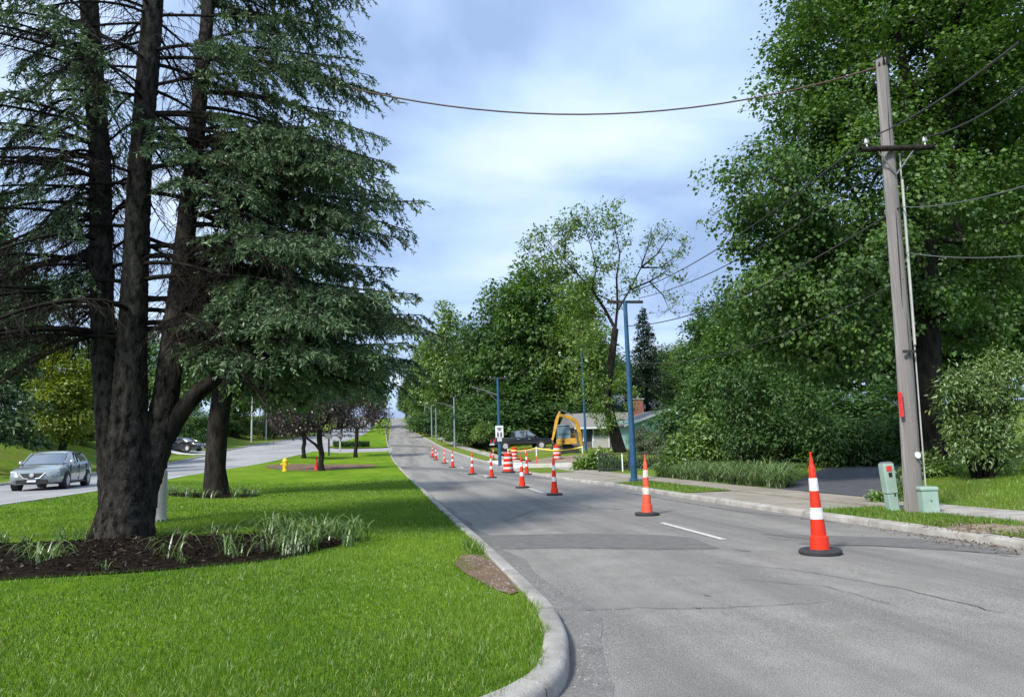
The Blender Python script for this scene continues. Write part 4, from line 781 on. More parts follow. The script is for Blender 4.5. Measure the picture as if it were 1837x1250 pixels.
# ------------------------------------------------------------------ poles and wires
WP = np.array([8.52, 11.2, gz(8.52, 11.2)+.09]); wp = thing('utility_pole', 'weathered leaning wooden utility pole with crossarm on the right verge', 'utility pole', tuple(WP))
top = at(1583, 108, 11.0)-WP; base = np.array([0, 0, -.1]); tt = np.linspace(0, 1, 40)[:, None]
rng = np.random.default_rng(40); bt = at(1640, 925, 11.2)-WP; base = np.array([bt[0], 0, -.1])
P = base*(1-tt)+top*tt; P[:, 0] += .02*np.sin(tt[:, 0]*5); v, f = sweep(P, np.linspace(.15, .098, 40)*(1+rng.normal(0, .012, 40)), 18)
v = v+np.repeat(rng.normal(0, .004, (1, 18, 1)), 40, 0).reshape(-1, 1)*[1, 1, 0]; npmesh('pole', v, f, MT['old_wood'], wp, smooth=True)
def on(t, dx=0, dy=0, dz=0): return base*(1-t)+top*t+np.array([dx, dy, dz])
m = MB()
for q in range(9):
    a = q*.7; c = on(.995, .09*math.cos(a), .09*math.sin(a)); m.tube([c-[0, 0, .1], c+[rng.normal(0, .01), 0, rng.uniform(.02, .16)]], [.035, .008], 5)
m.build('splintered_top', MT['bark_grey'], wp)
for q in range(9):
    a = rng.uniform(-2.6, -.5); t0 = rng.uniform(.15, .8); r_ = .185-.067*t0; MB().tube([on(t, (.15-.052*t)*.985*math.cos(a+.3*(t-t0)), (.15-.052*t)*.985*math.sin(a+.3*(t-t0))) for t in np.linspace(t0, min(.97, t0+rng.uniform(.08, .3)), 9)], [.002,.006,.008,.009,.009,.009,.008,.006,.002], 5).build('drying_crack', MT['black'], wp)
ca = on(.787, 0, -.18); cr = np.array(cr0)
A_, B_ = ca-cr*.62, ca+cr*.66; v, f = sweep([A_, B_], [.055, .055], 4); npmesh('crossarm', v, f, MT['bark_grey'], wp)
for sgn in (-1, 1):
    MB().tube([ca+cr*.34*sgn, on(.73, .0, -.15)], [.014, .014], 5).build('brace', MT['grey_metal'], wp)
ins = [ca-cr*.50, ca+cr*.52]
for c in ins: MB().lathe([(.012,.0),(.012,.1),(.035,.105),(.045,.13),(.03,.15),(.035,.165),(.02,.19)], 10, tuple(c)).build('insulator', MT['white'], wp, True)
MB().tube([on(t, .125+.06*(1-t), -.09) for t in np.linspace(.02, .78, 12)], .012, 6).build('ground_wire', MT['grey_plastic'], wp)
MB().tube([on(t, .115+.05*(1-t), -.12) for t in np.linspace(.36, .72, 8)], .022, 6).build('conduit', MT['grey_plastic'], wp)
mk_ = on(.235, -.165, -.08); MB().box(mk_[0]-.025, mk_[0]+.02, mk_[1]-.03, mk_[1]+.03, mk_[2]-.21, mk_[2]+.21).build('red_marker', MT['red'], wp, bevel=.006)
q = on(.13, .0, -.182); MB().lathe([(.055,0),(.055,-.012)], 16, tuple(q), 'y').build('pole_tag', MT['white'], wp)
q = on(.345, -.1, -.16); MB().box(q[0]-.03, q[0]+.2, q[1]-.03, q[1]+.0, q[2]-.025, q[2]+.025).build('bracket', MT['dark_metal'], wp)
def cable(a, b, sag, r, label, mat='wire', group='overhead wires'):
    t = np.linspace(0, 1, 26); P = np.array(a)[None]*(1-t)[:, None]+np.array(b)[None]*t[:, None]; P[:, 2] -= sag*4*t*(1-t); v, f = sweep(P, r, 6); tag(npmesh('overhead_wire', v, f, MT[mat], smooth=True), label, 'wire', group)
BPY = 25.0
_b = at(1137, 866, BPY); BP = np.array([8.42, BPY, gz(8.42, BPY)+.1])
def lamp_pole(pos, h, label, mat='blue', r0=.115, arm=2.1, cross=1.35, lum=True, dirn=-1):
    r = thing('street_lamp_pole', label, 'lamp pole', tuple(pos), group='painted poles along the right side')
    MB().lathe([(r0*1.5,0),(r0*1.5,.05),(r0*1.05,.07),(r0,.2),(r0*.62,h),(r0*.3,h+.04)], 14).build('shaft', MT[mat], r, True)
    MB().box(-cross/2, cross/2, -.05, .05, h-.06, h+.03).build('crossarm', MT['dark_metal'], r)
    for sx in (-.8, .8): MB().lathe([(.02,.0),(.03,.05),(.02,.1)], 8, (sx*cross/2, 0, h+.03)).build('insulator', MT['grey_plastic'], r)
    if arm:
        MB().tube([(0,0,h*.80),(dirn*.5*arm,0,h*.86),(dirn*arm,0,h*.90)], [.035,.03,.025], 6).build('mast_arm', MT['grey_metal'], r)
        MB().tube([(0,0,h*.72),(dirn*.42*arm,0,h*.85)], .018, 5).build('arm_brace', MT['grey_metal'], r)
        if lum: MB().loft([[(dirn*(arm+x),s_*w,h*.90+z) for s_, z in ((-1,0),(-.7,.06),(.7,.06),(1,0),(.6,-.05),(-.6,-.05))] for x, w in ((-.05,.05),(.12,.12),(.38,.13),(.52,.06))]).build('luminaire', MT['grey_plastic'], r, True)
    return r
htop = at(1131, 541, BPY)[2]-BP[2]
lamp_pole(BP, htop, 'tall blue pole on the grass verge right of the excavator', arm=0)
poles = [(1051, 62.0, 620, 'blue', 'blue pole behind the excavator with a slanting arm', 1.9, 16.7), (896, 46.5, 678, 'blue', 'blue pole carrying the white sign beside the pickup', 1.7, 7.0), (816, 80.2, 712, 'pole_grey', 'pale grey pole by the second driveway up the hill', 2.0, None), (783, 98.7, 722, 'pole_grey', 'slim grey pole just behind the twin armed pole', 0, None), (775, 107, 718, 'pole_grey', 'grey pole with a crossarm halfway up the hill', 1.8, None), (763, 127, 722, 'pole_grey', 'grey pole far up the hill, fourth from the crest', 0, None), (751, 149, 722, 'pole_grey', 'grey pole far up the hill, third from the crest', 0, None), (742.5, 178, 724, 'pole_grey', 'grey pole far up the hill, second from the crest', 0, None), (733, 215, 728, 'pole_grey', 'tiny grey pole nearest the crest of the hill', 0, None)]
ptops = [BP+[0, 0, htop]]
for px, Y, tp, mt, lab, arm, xx in poles:
    x = at(px, 800, Y)[0]; z = gz(x, Y)+.09; h = at(px, tp, Y)[2]-z; lamp_pole((x, Y, z), h, lab, mt, .11, arm, 1.2 if Y in (46.5, 107) else .5, lum=False); ptops.append(np.array([x, Y, z+h]))
SP = ptops[2]
# sign on its pole
sx, sy = SP[0], 46.5-.16; zc = at(896, 774, sy)[2]
sg = thing('road_sign', 'white rectangular sign with black marks on the blue pole', 'sign', (sx, sy, zc)); MB().bbox(-.26,.26,-.012,.012,-.38,.38,.01).build('panel', MT['white'], sg)
MB().box(-.14,.14,-.018,-.0135,.16,.24).build('marking', MT['black'], sg); MB().box(-.09,.09,-.018,-.0135,.06,.12).build('marking', MT['black'], sg)
for s_ in (-.1, .1): MB().add([(s_-.05,-.018,-.34),(s_+.05,-.018,-.34),(s_+.05,-.018,-.1),(s_,-.018,.02),(s_-.05,-.018,-.1),(s_-.05,-.0135,-.34),(s_+.05,-.0135,-.34),(s_+.05,-.0135,-.1),(s_,-.0135,.02),(s_-.05,-.0135,-.1)], [(0,1,2,3,4),(9,8,7,6,5),(0,5,6,1),(1,6,7,2),(2,7,8,3),(3,8,9,4),(4,9,5,0)]).build('marking', MT['black'], sg)
pl = MB().bbox(-.15,.15,-.01,.01,-.62,-.40,.008).build('lower_plate', MT['concrete_pale'], sg)
# wires
C = np.array
cable(WP+ins[0]+[0,0,.19], BP+[-.54,0,htop+.13], .45, .013, 'wire from the left insulator of the wooden pole to the blue pole'); cable(WP+ins[1]+[0,0,.19], BP+[.54,0,htop+.13], .45, .013, 'wire from the right insulator of the wooden pole to the blue pole')
cable(WP+ins[0]+[0,0,.19], at(1830,75,5.5), .1, .012, 'upper wire leaving the crossarm to the right border'); cable(WP+ins[1]+[0,0,.19], at(1840,155,6.5), .1, .012, 'lower wire leaving the crossarm to the right border')
cable(WP+on(.655,0,-.14), BP+[0,0,htop*.86], .5, .016, 'thick cable below the crossarm running to the blue pole'); cable(WP+on(.66,.1,-.1), at(1850,330,6.5), .08, .008, 'grey service cable sloping up right of the wooden pole', 'wire_grey')
cable(WP+on(.56,.1,-.1), at(1850,458,7.5), .06, .007, 'lower service cable right of the wooden pole', 'wire_grey'); cable(WP+on(.50,0,-.13), BP+[0,0,htop*.66], .55, .011, 'lowest thin cable from the wooden pole towards the blue pole')
spanL = at(375, 80, 13.3); cable(WP+on(.985,-.05,0), spanL, 1.13, .014, 'long brown cable sagging over the road from the wooden pole top', 'wire_brown')
for k, (a, b_) in enumerate(zip(ptops[:-1], ptops[1:])):
    if k in (0, 2): continue
    cable(a, b_, .35, .011, ['','wire from the excavator pole to the sign pole','','wire from the pale grey pole up the hill','wire between the two close grey poles','wire from the twin armed pole up the hill','wire between the far poles up the hill','wire between the farthest poles but one','wire between the farthest poles'][k])
cable(ptops[0]+[-.5,0,.1], ptops[2]+[.3,0,0], .5, .011, 'wire from the blue pole to the sign pole over the driveway')
cable(ptops[2], ptops[3], .5, .011, 'wire from the sign pole to the pale grey pole')
# far lamp posts by the far road
for px, Y, tp, lab in [(451, 104, 735, 'pale thin pole beside the far road'), (477, 112, 742, 'thinner pole right of the pale pole beside the far road')]:
    x = at(px, 795, Y)[0]; z = gz(x, Y)+.05; r = thing('far_pole', lab, 'pole', (x, Y, z), group='poles by the far road'); h = at(px, tp, Y)[2]-z+3.; MB().lathe([(.15,0),(.15,.1),(.12,.15),(.09,h)], 10).build('shaft', MT['grey_plastic'], r, True); MB().box(-.5,.5,-.05,.05,h-.2,h-.1).build('crossarm', MT['dark_metal'], r)
for px, Y, lab, mt in [(590, 72, 'dark square post behind the left crab apple', 'dark_metal'), (610, 76.3, 'pale square post at the edge of the cross street', 'grey_plastic')]:
    x = at(px, 815, Y)[0]; z = gz(x, Y)+.1; o = thing('sign_post', lab, 'post', (x, Y, z)); MB().bbox(-.08,.08,-.08,.08,0,2.2,.015).build('post', MT[mt], o); MB().bbox(-.3,.3,-.1,-.085,1.6,2.15,.01).build('plate', MT['grey_metal'], o)
# ------------------------------------------------------------------ pedestals, grey post, hydrant, fence
x, y = 8.42, 11.55; p = at(1603, 925, y); r = thing('utility_pedestal', 'tall slim pale green pedestal with a red badge left of the wooden pole', 'utility box', (p[0], y, gz(p[0], y)+.09), -.1); hp = at(1596, 828, y)[2]-gz(p[0], y)-.09; r.rotation_euler = (0, -.06, -.15)
MB().bbox(-.085,.085,-.085,.085,-.1,hp*.36,.012).build('lower_case', MT['pedestal'], r); MB().bbox(-.095,.095,-.095,.095,hp*.37,hp*.97,.014).build('upper_case', MT['pedestal'], r); MB().bbox(-.088,.088,-.088,.088,hp*.97,hp,.02).build('cap', MT['grey_metal'], r)
MB().bbox(-.055,.04,-.103,-.096,hp*.82,hp*.92,.004).build('badge', MT['red'], r); MB().box(-.03,.03,-.104,-.0965,hp*.70,hp*.79).build('label_strip', MT['black'], r); MB().box(.02,.05,-.0885,-.085,hp*.30,hp*.36).build('latch', MT['dark_metal'], r)
p = at(1668, 929, 10.95); r = thing('utility_box', 'short pale green box on the grass right of the wooden pole', 'utility box', (p[0], 10.95, gz(p[0], 10.95)+.09), -.25); hp = .43
MB().loft([[(-.13,-.11,-.1),(.13,-.11,-.1),(.13,.11,-.1),(-.13,.11,-.1)], [(-.125,-.105,hp*.9),(.125,-.105,hp*.9),(.125,.105,hp*.9),(-.125,.105,hp*.9)]]).build('case', MT['pedestal'], r, bevel=.008)
MB().bbox(-.142,.142,-.122,.122,hp*.88,hp,.02).build('lid', MT['pedestal'], r); MB().lathe([(.012,0),(.012,-.012)], 8, (0,-.113,hp*.5), 'y').build('bolt', MT['grey_metal'], r)
p = at(286, 935, 16.4); r = thing('grey_marker_post', 'pale grey plastic post half hidden behind the spruce trunk', 'post', (p[0]+.02, 16.4, gz(p[0], 16.4)+.095)); MB().lathe([(.135,.05),(.125,.10),(.115,.55),(.11,1.0),(.09,1.06),(.03,1.08)], 18).build('shaft', MT['grey_plastic'], r, True)
for q in range(10): a = q*.628; MB().box(-.018,.018,-.012,.012,-.02,.07).build('foot_tab', MT['grey_plastic'], r).location = (.125*math.cos(a), .125*math.sin(a), 0)
p = at(511, 846, 46.2); r = thing('fire_hydrant', 'small yellow fire hydrant beside the mulch bed', 'fire hydrant', (p[0], 46.2, gz(p[0], 46.2)+.1), .2); r.scale = (1.15,)*3
MB().lathe([(.15,0),(.15,.05),(.11,.06),(.105,.40),(.14,.41),(.14,.45),(.12,.46),(.115,.50),(.145,.51),(.145,.54),(.12,.58),(.07,.65),(.03,.68),(.03,.72)], 18).build('barrel', MT['yellow'], r, True)
for s_ in (-1, 1): MB().lathe([(.05,.08*s_),(.05,.17*s_),(.065,.175*s_),(.065,.21*s_),(.03,.22*s_)], 12, (0,0,.36), 'x').build('side_nozzle', MT['yellow'], r, True)
MB().lathe([(.07,-.08),(.07,-.16),(.085,-.165),(.085,-.21),(.03,-.225)], 14, (0,0,.33), 'y').build('front_nozzle', MT['yellow'], r, True)
fx0 = at(1074, 840, 33.5)[0]; fx1 = at(1186, 840, 32.0)[0]; r = thing('black_fence', 'low black metal fence behind the blue pole', 'fence', (fx0, 33.4, gz(fx0, 33.4)+.1), math.atan2(-1.4, fx1-fx0)); L_ = math.hypot(fx1-fx0, 1.4)
for z in (.12, .8): MB().box(0, L_, -.015, .015, z, z+.04).build('rail', MT['dark_metal'], r)
me_ = MB().box(-.012,.012,-.012,.012,.02,.86).build('picket', MT['dark_metal'], r)
me_.location = (.06, 0, 0)
for q in range(1, int(L_/.12)): c = me_.copy(); COL.objects.link(c); c.location = (.06+q*.12, 0, 0)
for q in (0, .5, 1): MB().bbox(-.035+q*L_,.035+q*L_,-.035,.035,-.1,.95,.01).build('post', MT['dark_metal'], r)
MB().bbox(L_*.39-.03,L_*.39+.03,-.09,-.03,-.05,.82,.01).build('white_post', MT['white'], r)
# ------------------------------------------------------------------ vehicles
def ring(w, zb, zt, x, crown=.02, k=.9):
    h = [(0,zb),(w*.78,zb),(w*.95,zb+.06),(w,zb+(zt-zb)*.35),(w*.985,zb+(zt-zb)*.7),(w*k,zt-.015),(w*k*.8,zt+crown*.5),(0,zt+crown)]
    return [(x, y, z) for y, z in h]+[(x, -y, z) for y, z in reversed(h[1:-1])]
def interp_loft(st, n):
    st = np.array(st); u = np.linspace(st[0, 0], st[-1, 0], n); return [[float(a)]+[float(np.interp(a, st[:, 0], st[:, i])) for i in range(1, st.shape[1])] for a in u]
def wheel(r, x, s, y, rad, wdt=.2):
    w = MB().lathe([(rad*.6,-wdt*.3),(rad*.66,-wdt/2),(rad*.95,-wdt/2),(rad,-wdt*.3),(rad,wdt*.3),(rad*.95,wdt/2),(rad*.66,wdt/2),(rad*.6,wdt*.3)], 24, (0,0,0), 'y').build('wheel', MT['rubber'], r, True); w.location = (x, s*y, rad)
    MB().lathe([(rad*.64,wdt*.30*s),(rad*.62,wdt*.47*s),(rad*.5,wdt*.38*s),(rad*.16,wdt*.46*s),(rad*.10,wdt*.48*s)], 20, (0,0,0), 'y').build('rim', MT['alloy'], w, True)
    for q in range(5):
        a = q*1.2566; MB().box(-.035,.035,-.01,.01,rad*.16,rad*.6).build('spoke', MT['alloy'], w).matrix_basis = Matrix.Translation((0, wdt*.47*s, 0)) @ Matrix.Rotation(a, 4, 'Y')
def sedan(name, label, pos, rz, paint, cat='car'):
    r = thing(name, label, cat, pos, rz)
    st = [(-2.42,.66,.46,.90),(-2.34,.80,.34,.99),(-2.1,.87,.26,1.05),(-1.7,.905,.22,1.065),(-.9,.915,.2,1.02),(.3,.915,.2,.985),(1.0,.912,.2,.965),(1.4,.905,.2,.92),(1.9,.885,.22,.84),(2.2,.83,.24,.75),(2.36,.74,.28,.66),(2.43,.60,.36,.56)]
    MB().loft([ring(w, zb, zt, x, .03) for x, w, zb, zt in interp_loft(st, 34)]).build('body', paint, r, True)
    def gr(x, wb, wt, zb, zt): h = [(0,zb),(wb,zb),(wb*.99,zb+.02),(wt+.03,zt-.05),(wt,zt-.015),(wt*.7,zt+.012),(0,zt+.02)]; return [(x, y, z) for y, z in h]+[(x, -y, z) for y, z in reversed(h[1:-1])]
    gs = [(-1.85,.66,.64,.98,1.07),(-1.5,.74,.62,.98,1.23),(-1.1,.79,.60,.98,1.38),(-.5,.82,.60,.97,1.45),(.1,.82,.61,.96,1.46),(.42,.81,.60,.95,1.42),(.8,.78,.64,.94,1.22),(1.28,.70,.68,.92,.98)]
    MB().loft([gr(*a) for a in interp_loft(gs, 22)]).build('windows', MT['glass'], r, True)
    rf = [(-1.28,.615,1.325),(-1.05,.61,1.41),(-.5,.605,1.475),(.1,.61,1.485),(.40,.60,1.445),(.52,.58,1.395)]
    MB().loft([[(x,w,z-.05),(x,w,z-.01),(x,w*.7,z+.012),(x,0,z+.02),(x,-w*.7,z+.012),(x,-w,z-.01),(x,-w,z-.05)] for x, w, z in interp_loft(rf, 14)]).build('roof', paint, r, True)
    for s in (-1, 1):
        MB().tube([(1.26,.715*s,.985),(.80,.725*s,1.2),(.45,.655*s,1.42)], .032, 6).build('pillar', paint, r, True)
        MB().tube([(-.12,.845*s,1.0),(-.16,.78*s,1.2),(-.22,.65*s,1.44)], .032, 6).build('pillar', MT['black'], r)
        MB().tube([(-1.88,.70*s,1.08),(-1.5,.70*s,1.24),(-1.1,.65*s,1.39)], .05, 6).build('pillar', paint, r, True)
        MB().tube([(1.15,.845*s,.985),(0,.865*s,1.0),(-1.6,.80*s,1.07)], .014, 5).build('window_trim', MT['alloy'], r)
        mi = MB().bbox(.72,.90,.90*s-.07,.90*s+.1*(s > 0)+.0+(.07 if s < 0 else 0),.98,1.12,.03).build('mirror', paint, r, True)
        for x in (.25, -.85): MB().box(x,x+.18,.905*s-.012,.905*s+.022,.84,.865).build('door_handle', MT['alloy'], r)
        for x in (.98, -.12, -1.15): MB().box(x-.006,x+.006,.9*s-.02,.9*s+.0185,.34,.95).build('door_seam', MT['black'], r)
        MB().box(-1.0,1.0,.91*s-.03,.91*s+.012,.2,.27).build('sill', MT['black'], r)
        for x in (1.40, -1.40):
            MB().lathe([(.375,(.70)*s),(.375,.918*s),(.34,.921*s)], 22, (x,0,.34), 'y').build('wheel_arch', MT['black'], r, True); wheel(r, x, s, .835, .33, .22)
        MB().loft([[(2.17,.80*s*f_,z0),(2.17,.80*s*f_,z1)] + [(2.04,.82*s*f_,z1),(2.04,.82*s*f_,z0)] for f_, z0, z1 in ((1.0,.68,.76),)]*1+[[(2.37,.52*s,.62),(2.37,.52*s,.69),(2.27,.52*s,.70),(2.27,.52*s,.62)]]).build('headlight', MT['lamp'], r)
        MB().box(2.24,2.385,.42*s-.18*(s < 0),.42*s+.18*(s > 0)+.0,.36,.44).build('fog_lamp_recess', MT['black'], r)
        MB().box(-2.40,-2.22,.55*s-.2*(s < 0),.55*s+.2*(s > 0),.82,.94).build('tail_light', MT['tail'], r)
    MB().loft([[(2.405,-.42,.66),(2.405,.42,.66),(2.445,.26,.47),(2.445,-.26,.47)], [(2.43,-.42,.66),(2.43,.42,.66),(2.47,.26,.47),(2.47,-.26,.47)]]).build('grille', MT['black'], r)
    for s in (-1, 1): MB().tube([(2.43,.44*s,.67),(2.478,.27*s,.48),(2.48,.12*s,.455)], .018, 6).build('grille_trim', MT['alloy'], r)
    em = MB().lathe([(.075,2.465),(.075,2.485),(.05,2.49)], 18, (0,0,.585), 'x').build('emblem', MT['alloy'], r, True); MB().box(2.486,2.496,-.085,.085,.573,.597).build('emblem_bar', MT['alloy'], em)
    MB().box(2.38,2.455,-.52,.52,.28,.42).build('lower_intake', MT['black'], r); MB().box(2.455,2.475,-.15,.15,.33,.41).build('license_plate', MT['white'], r)
    return r
xa, ya = -13.75, 31.6
sedan('sedan', 'grey four door sedan driving on the far road at the left border', (xa, ya+1.2, gz(xa, ya)+.002), math.radians(-83.5), MT['sedan'])
x, Y = -21.2, 79; sedan('black_car', 'black car in the driveway across the far road', (x, Y, gz(x, Y)+.13), math.radians(-25), MT['blackpaint'])
def pickup(pos, rz):
    r = thing('pickup_truck', 'dark pickup truck parked side on behind the sign pole', 'pickup truck', pos, rz)
    MB().loft([ring(w, zb, zt, x, .01, .96) for x, w, zb, zt in interp_loft([(-2.9,.90,.62,1.13),(-2.8,.95,.55,1.15),(-.9,.98,.5,1.16),(.9,.98,.5,1.14),(1.5,.98,.5,1.12),(2.5,.95,.52,1.06),(2.8,.92,.55,1.0),(2.9,.85,.6,.92)], 30)]).build('body', MT['truck'], r, True)
    def gr(x, wb, wt, zb, zt): h = [(0,zb),(wb,zb),(wb,zb+.02),(wt+.02,zt-.04),(wt,zt),(0,zt+.02)]; return [(x, y, z) for y, z in h]+[(x, -y, z) for y, z in reversed(h[1:-1])]
    MB().loft([gr(*a) for a in [(-.85,.88,.74,1.1,1.72),(-.78,.90,.74,1.1,1.80),(.2,.92,.75,1.1,1.83),(.7,.92,.74,1.1,1.78),(1.5,.88,.84,1.08,1.16)]]).build('windows', MT['glass'], r, True)
    MB().loft([[(x,.76,z-.05),(x,.74,z),(x,0,z+.03),(x,-.74,z),(x,-.76,z-.05)] for x, z in ((-.84,1.77),(-.5,1.83),(.2,1.86),(.66,1.81))]).build('roof', MT['sedan'], r, True)  # grey roof and bed cover: sky reflection put into the paint colour
    MB().box(-2.75,-1.0,-.82,.82,1.10,1.175).build('bed_cover', MT['sedan'], r)
    for s in (-1, 1):
        for a, b_ in (((-.82,.89*s,1.14),(-.80,.76*s,1.78)), ((.05,.925*s,1.14),(.05,.77*s,1.81)), ((1.45,.88*s,1.15),(.68,.765*s,1.78))): MB().tube([a, b_], .04, 6).build('pillar', MT['truck'], r)
        MB().bbox(1.05,1.2,.98*s-.06,.98*s+.12,1.14,1.34,.02).build('mirror', MT['blackpaint'], r)
        for x in (.75, -.35): MB().box(x-.3,x-.1,.98*s-.02,.98*s+.025,1.0,1.04).build('door_handle', MT['alloy'], r)
        for x in (1.75, -1.85):
            MB().lathe([(.46,.70*s),(.46,.985*s),(.42,.99*s)], 22, (x,0,.42), 'y').build('wheel_arch', MT['black'], r, True); wheel(r, x, s, .90, .40, .26)
        MB().box(2.72,2.88,.62*s-.15,.62*s+.15,.84,1.0).build('headlight', MT['lamp'], r); MB().box(-2.92,-2.75,.80*s-.12,.80*s+.12,.80,1.08).build('tail_light', MT['tail'], r)
    MB().bbox(-3.02,-2.86,-.85,.85,.5,.68,.03).build('rear_bumper', MT['alloy'], r); MB().bbox(2.86,3.0,-.88,.88,.46,.66,.03).build('front_bumper', MT['alloy'], r)
p = at(936, 812, 70.5); pickup((p[0], 70.5, gz(p[0], 70.5)+.12), math.radians(4))
# ------------------------------------------------------------------ excavator
EY = 60.; p = at(1018, 812, EY); ez = gz(p[0], EY)+.10; ex = thing('excavator', 'small yellow excavator with raised boom on the lawn by the dirt patch', 'excavator', (p[0], EY, ez), math.radians(-8)); kpx = 60.3/1300
for s in (-1, 1):
    pr = [(-1.0,.0),(1.0,.0),(1.2,.12),(1.25,.3),(1.15,.46),(.95,.55),(-.95,.55),(-1.15,.46),(-1.25,.3),(-1.2,.12)]
    tr = MB().prism([(a, b_) for a, b_ in pr], -.18, .18, 'x').build('track', MT['rubber'], ex, bevel=.02); tr.location = (.66*s, 0, 0)
    for q in range(4): MB().lathe([(.16,-.2),(.16,.2)], 12, (0,-.75+q*.5,.27), 'x').build('roller', MT['dark_metal'], tr)
    for q in range(11): MB().box(-.2,.2,-1.0+q*.2-.03,-1.0+q*.2+.03,.545,.575).build('track_pad', MT['dark_metal'], tr)
MB().bbox(-.5,.5,-.5,.5,.3,.62,.04).build('undercarriage', MT['dark_metal'], ex); MB().lathe([(.42,.6),(.42,.72)], 20).build('turntable', MT['dark_metal'], ex)
MB().loft([[(-.85*a,-.8,.70+z),(.75*a,-.8,.70+z),(.8*a,.6,.70+z),(.55*a,.95,.70+z),(-.55*a,.95,.70+z),(-.85*a,.6,.70+z)] for a, z in ((1.0,0),(1.02,.3),(.95,.5))]).build('house_deck', MT['digger'], ex, bevel=.03)
MB().bbox(-.35,.75,.1,.9,1.19,1.6,.08).build('engine_cover', MT['digger'], ex); MB().box(-.42,-.30,-.83,-.8,.85,1.05).build('vent', MT['black'], ex)
cab = MB().loft([[(-.80,-.75,1.19),(.22,-.75,1.19),(.22,.35,1.19),(-.80,.35,1.19)],[(-.80,-.75,1.62),(.22,-.75,1.62),(.22,.4,1.62),(-.80,.4,1.62)],[(-.74,-.6,2.25),(.18,-.6,2.25),(.18,.36,2.25),(-.74,.36,2.25)]]).build('cab', MT['glass_cab'], ex)
MB().bbox(-.80,.24,-.68,.42,2.25,2.34,.04).build('cab_roof', MT['cab_grey'], cab); MB().box(-.82,.24,-.77,-.735,1.19,1.45).build('cab_front_panel', MT['cab_grey'], cab)
for a, b_ in (((-.80,-.755,1.45),(-.74,-.61,2.26)), ((.22,-.755,1.45),(.18,-.61,2.26)), ((-.80,.38,1.2),(-.74,.37,2.26)), ((.22,.38,1.2),(.18,.37,2.26)), ((-.3,-.757,1.45),(-.29,-.615,2.26))): MB().tube([a, b_], .035, 6).build('cab_pillar', MT['cab_grey'], cab)
def ep(px, py, dy): q = at(px, py, EY+dy)-np.array([p[0], EY, ez]); a = math.radians(8); return np.array([q[0]*math.cos(a)-q[1]*math.sin(a), q[0]*math.sin(a)+q[1]*math.cos(a), q[2]])
def beam(pts, hs, w, name, mat, parent):
    pts = np.array(pts); D = nrm(np.gradient(pts, axis=0)); S = np.array([0, 1., 0]); Nn = nrm(np.cross(D, S)); rings = []
    for q, n_, h_ in zip(pts, Nn, hs): rings.append([tuple(q+n_*h_-S*w), tuple(q+n_*h_+S*w), tuple(q-n_*h_+S*w), tuple(q-n_*h_-S*w)])
    return MB().loft(rings).build(name, mat, parent, bevel=.015)
bm_ = beam([ep(1043,798,-1.1), ep(1040,778,-1.2), ep(1034,757,-1.3), ep(1022,749,-1.35), ep(1002,744,-1.4)], [.12,.15,.18,.15,.11], .09, 'boom', MT['digger'], ex)
beam([ep(1004,738,-1.4), ep(999,752,-1.4), ep(995,772,-1.45), ep(991,790,-1.5)], [.08,.14,.11,.07], .08, 'dipper_arm', MT['digger'], ex)
MB().tube([ep(1038,792,-1.15), ep(1030,772,-1.3)], .05, 8).build('boom_cylinder', MT['grey_metal'], bm_); MB().tube([ep(1028,744,-1.35), ep(1006,735,-1.4)], .045, 8).build('arm_cylinder', MT['grey_metal'], bm_)
bk = ep(990, 797, -1.5); MB().prism([(bk[0]-.05,bk[2]+.2),(bk[0]+.18,bk[2]+.1),(bk[0]+.3,bk[2]-.12),(bk[0]+.2,bk[2]-.36),(bk[0]-.02,bk[2]-.46),(bk[0]-.22,bk[2]-.44),(bk[0]-.05,bk[2]-.3),(bk[0]+.05,bk[2]-.1)], bk[1]-.28, bk[1]+.28).build('bucket', MT['dark_metal'], ex, bevel=.01)
MB().prism([(-.75,.35),(.75,.35),(.75,.0),(-.75,.0)], -1.62, -1.55).build('dozer_blade', MT['dark_metal'], ex, bevel=.01)
MB().tube([(.5,.5,1.55),(.5,.5,1.95)], .04, 8).build('exhaust', MT['dark_metal'], ex)
# ------------------------------------------------------------------ houses
hx, hy = at(1198, 733, 62)[0], 62.; hz = gz(hx, hy)+.09; hs = thing('ranch_house', 'low teal house with white gable trim and brick chimney', 'house', (hx, hy, hz)); ap = at(1198, 733, 62)[2]-hz; ev = at(1122, 761, 62)[2]-hz; wv = hx-at(1122, 761, 62)[0]
MB().add([(-wv+.5,.4,0),(wv-.5,.4,0),(wv-.5,.4,ev+.2),(0,.4,ap-.12),(-wv+.5,.4,ev+.2),(-wv+.5,9,0),(wv-.5,9,0),(wv-.5,9,ev+.2),(0,9,ap-.12),(-wv+.5,9,ev+.2)], [(0,1,2,3,4),(9,8,7,6,5),(0,5,6,1),(1,6,7,2),(2,7,8,3),(3,8,9,4),(4,9,5,0)]).build('gable_wall', MT['teal'], hs)
for q in range(7):
    z = ev+.25+q*.2; hw = (ap-.14-z)/(ap-ev)*wv
    if hw > .3: MB().add([(-hw+.35,.385,z),(hw-.35,.385,z),(hw-.35,.399,z+.185),(-hw+.35,.399,z+.185)], [(0,1,2,3)]).build('siding_board', MT['teal'], hs)
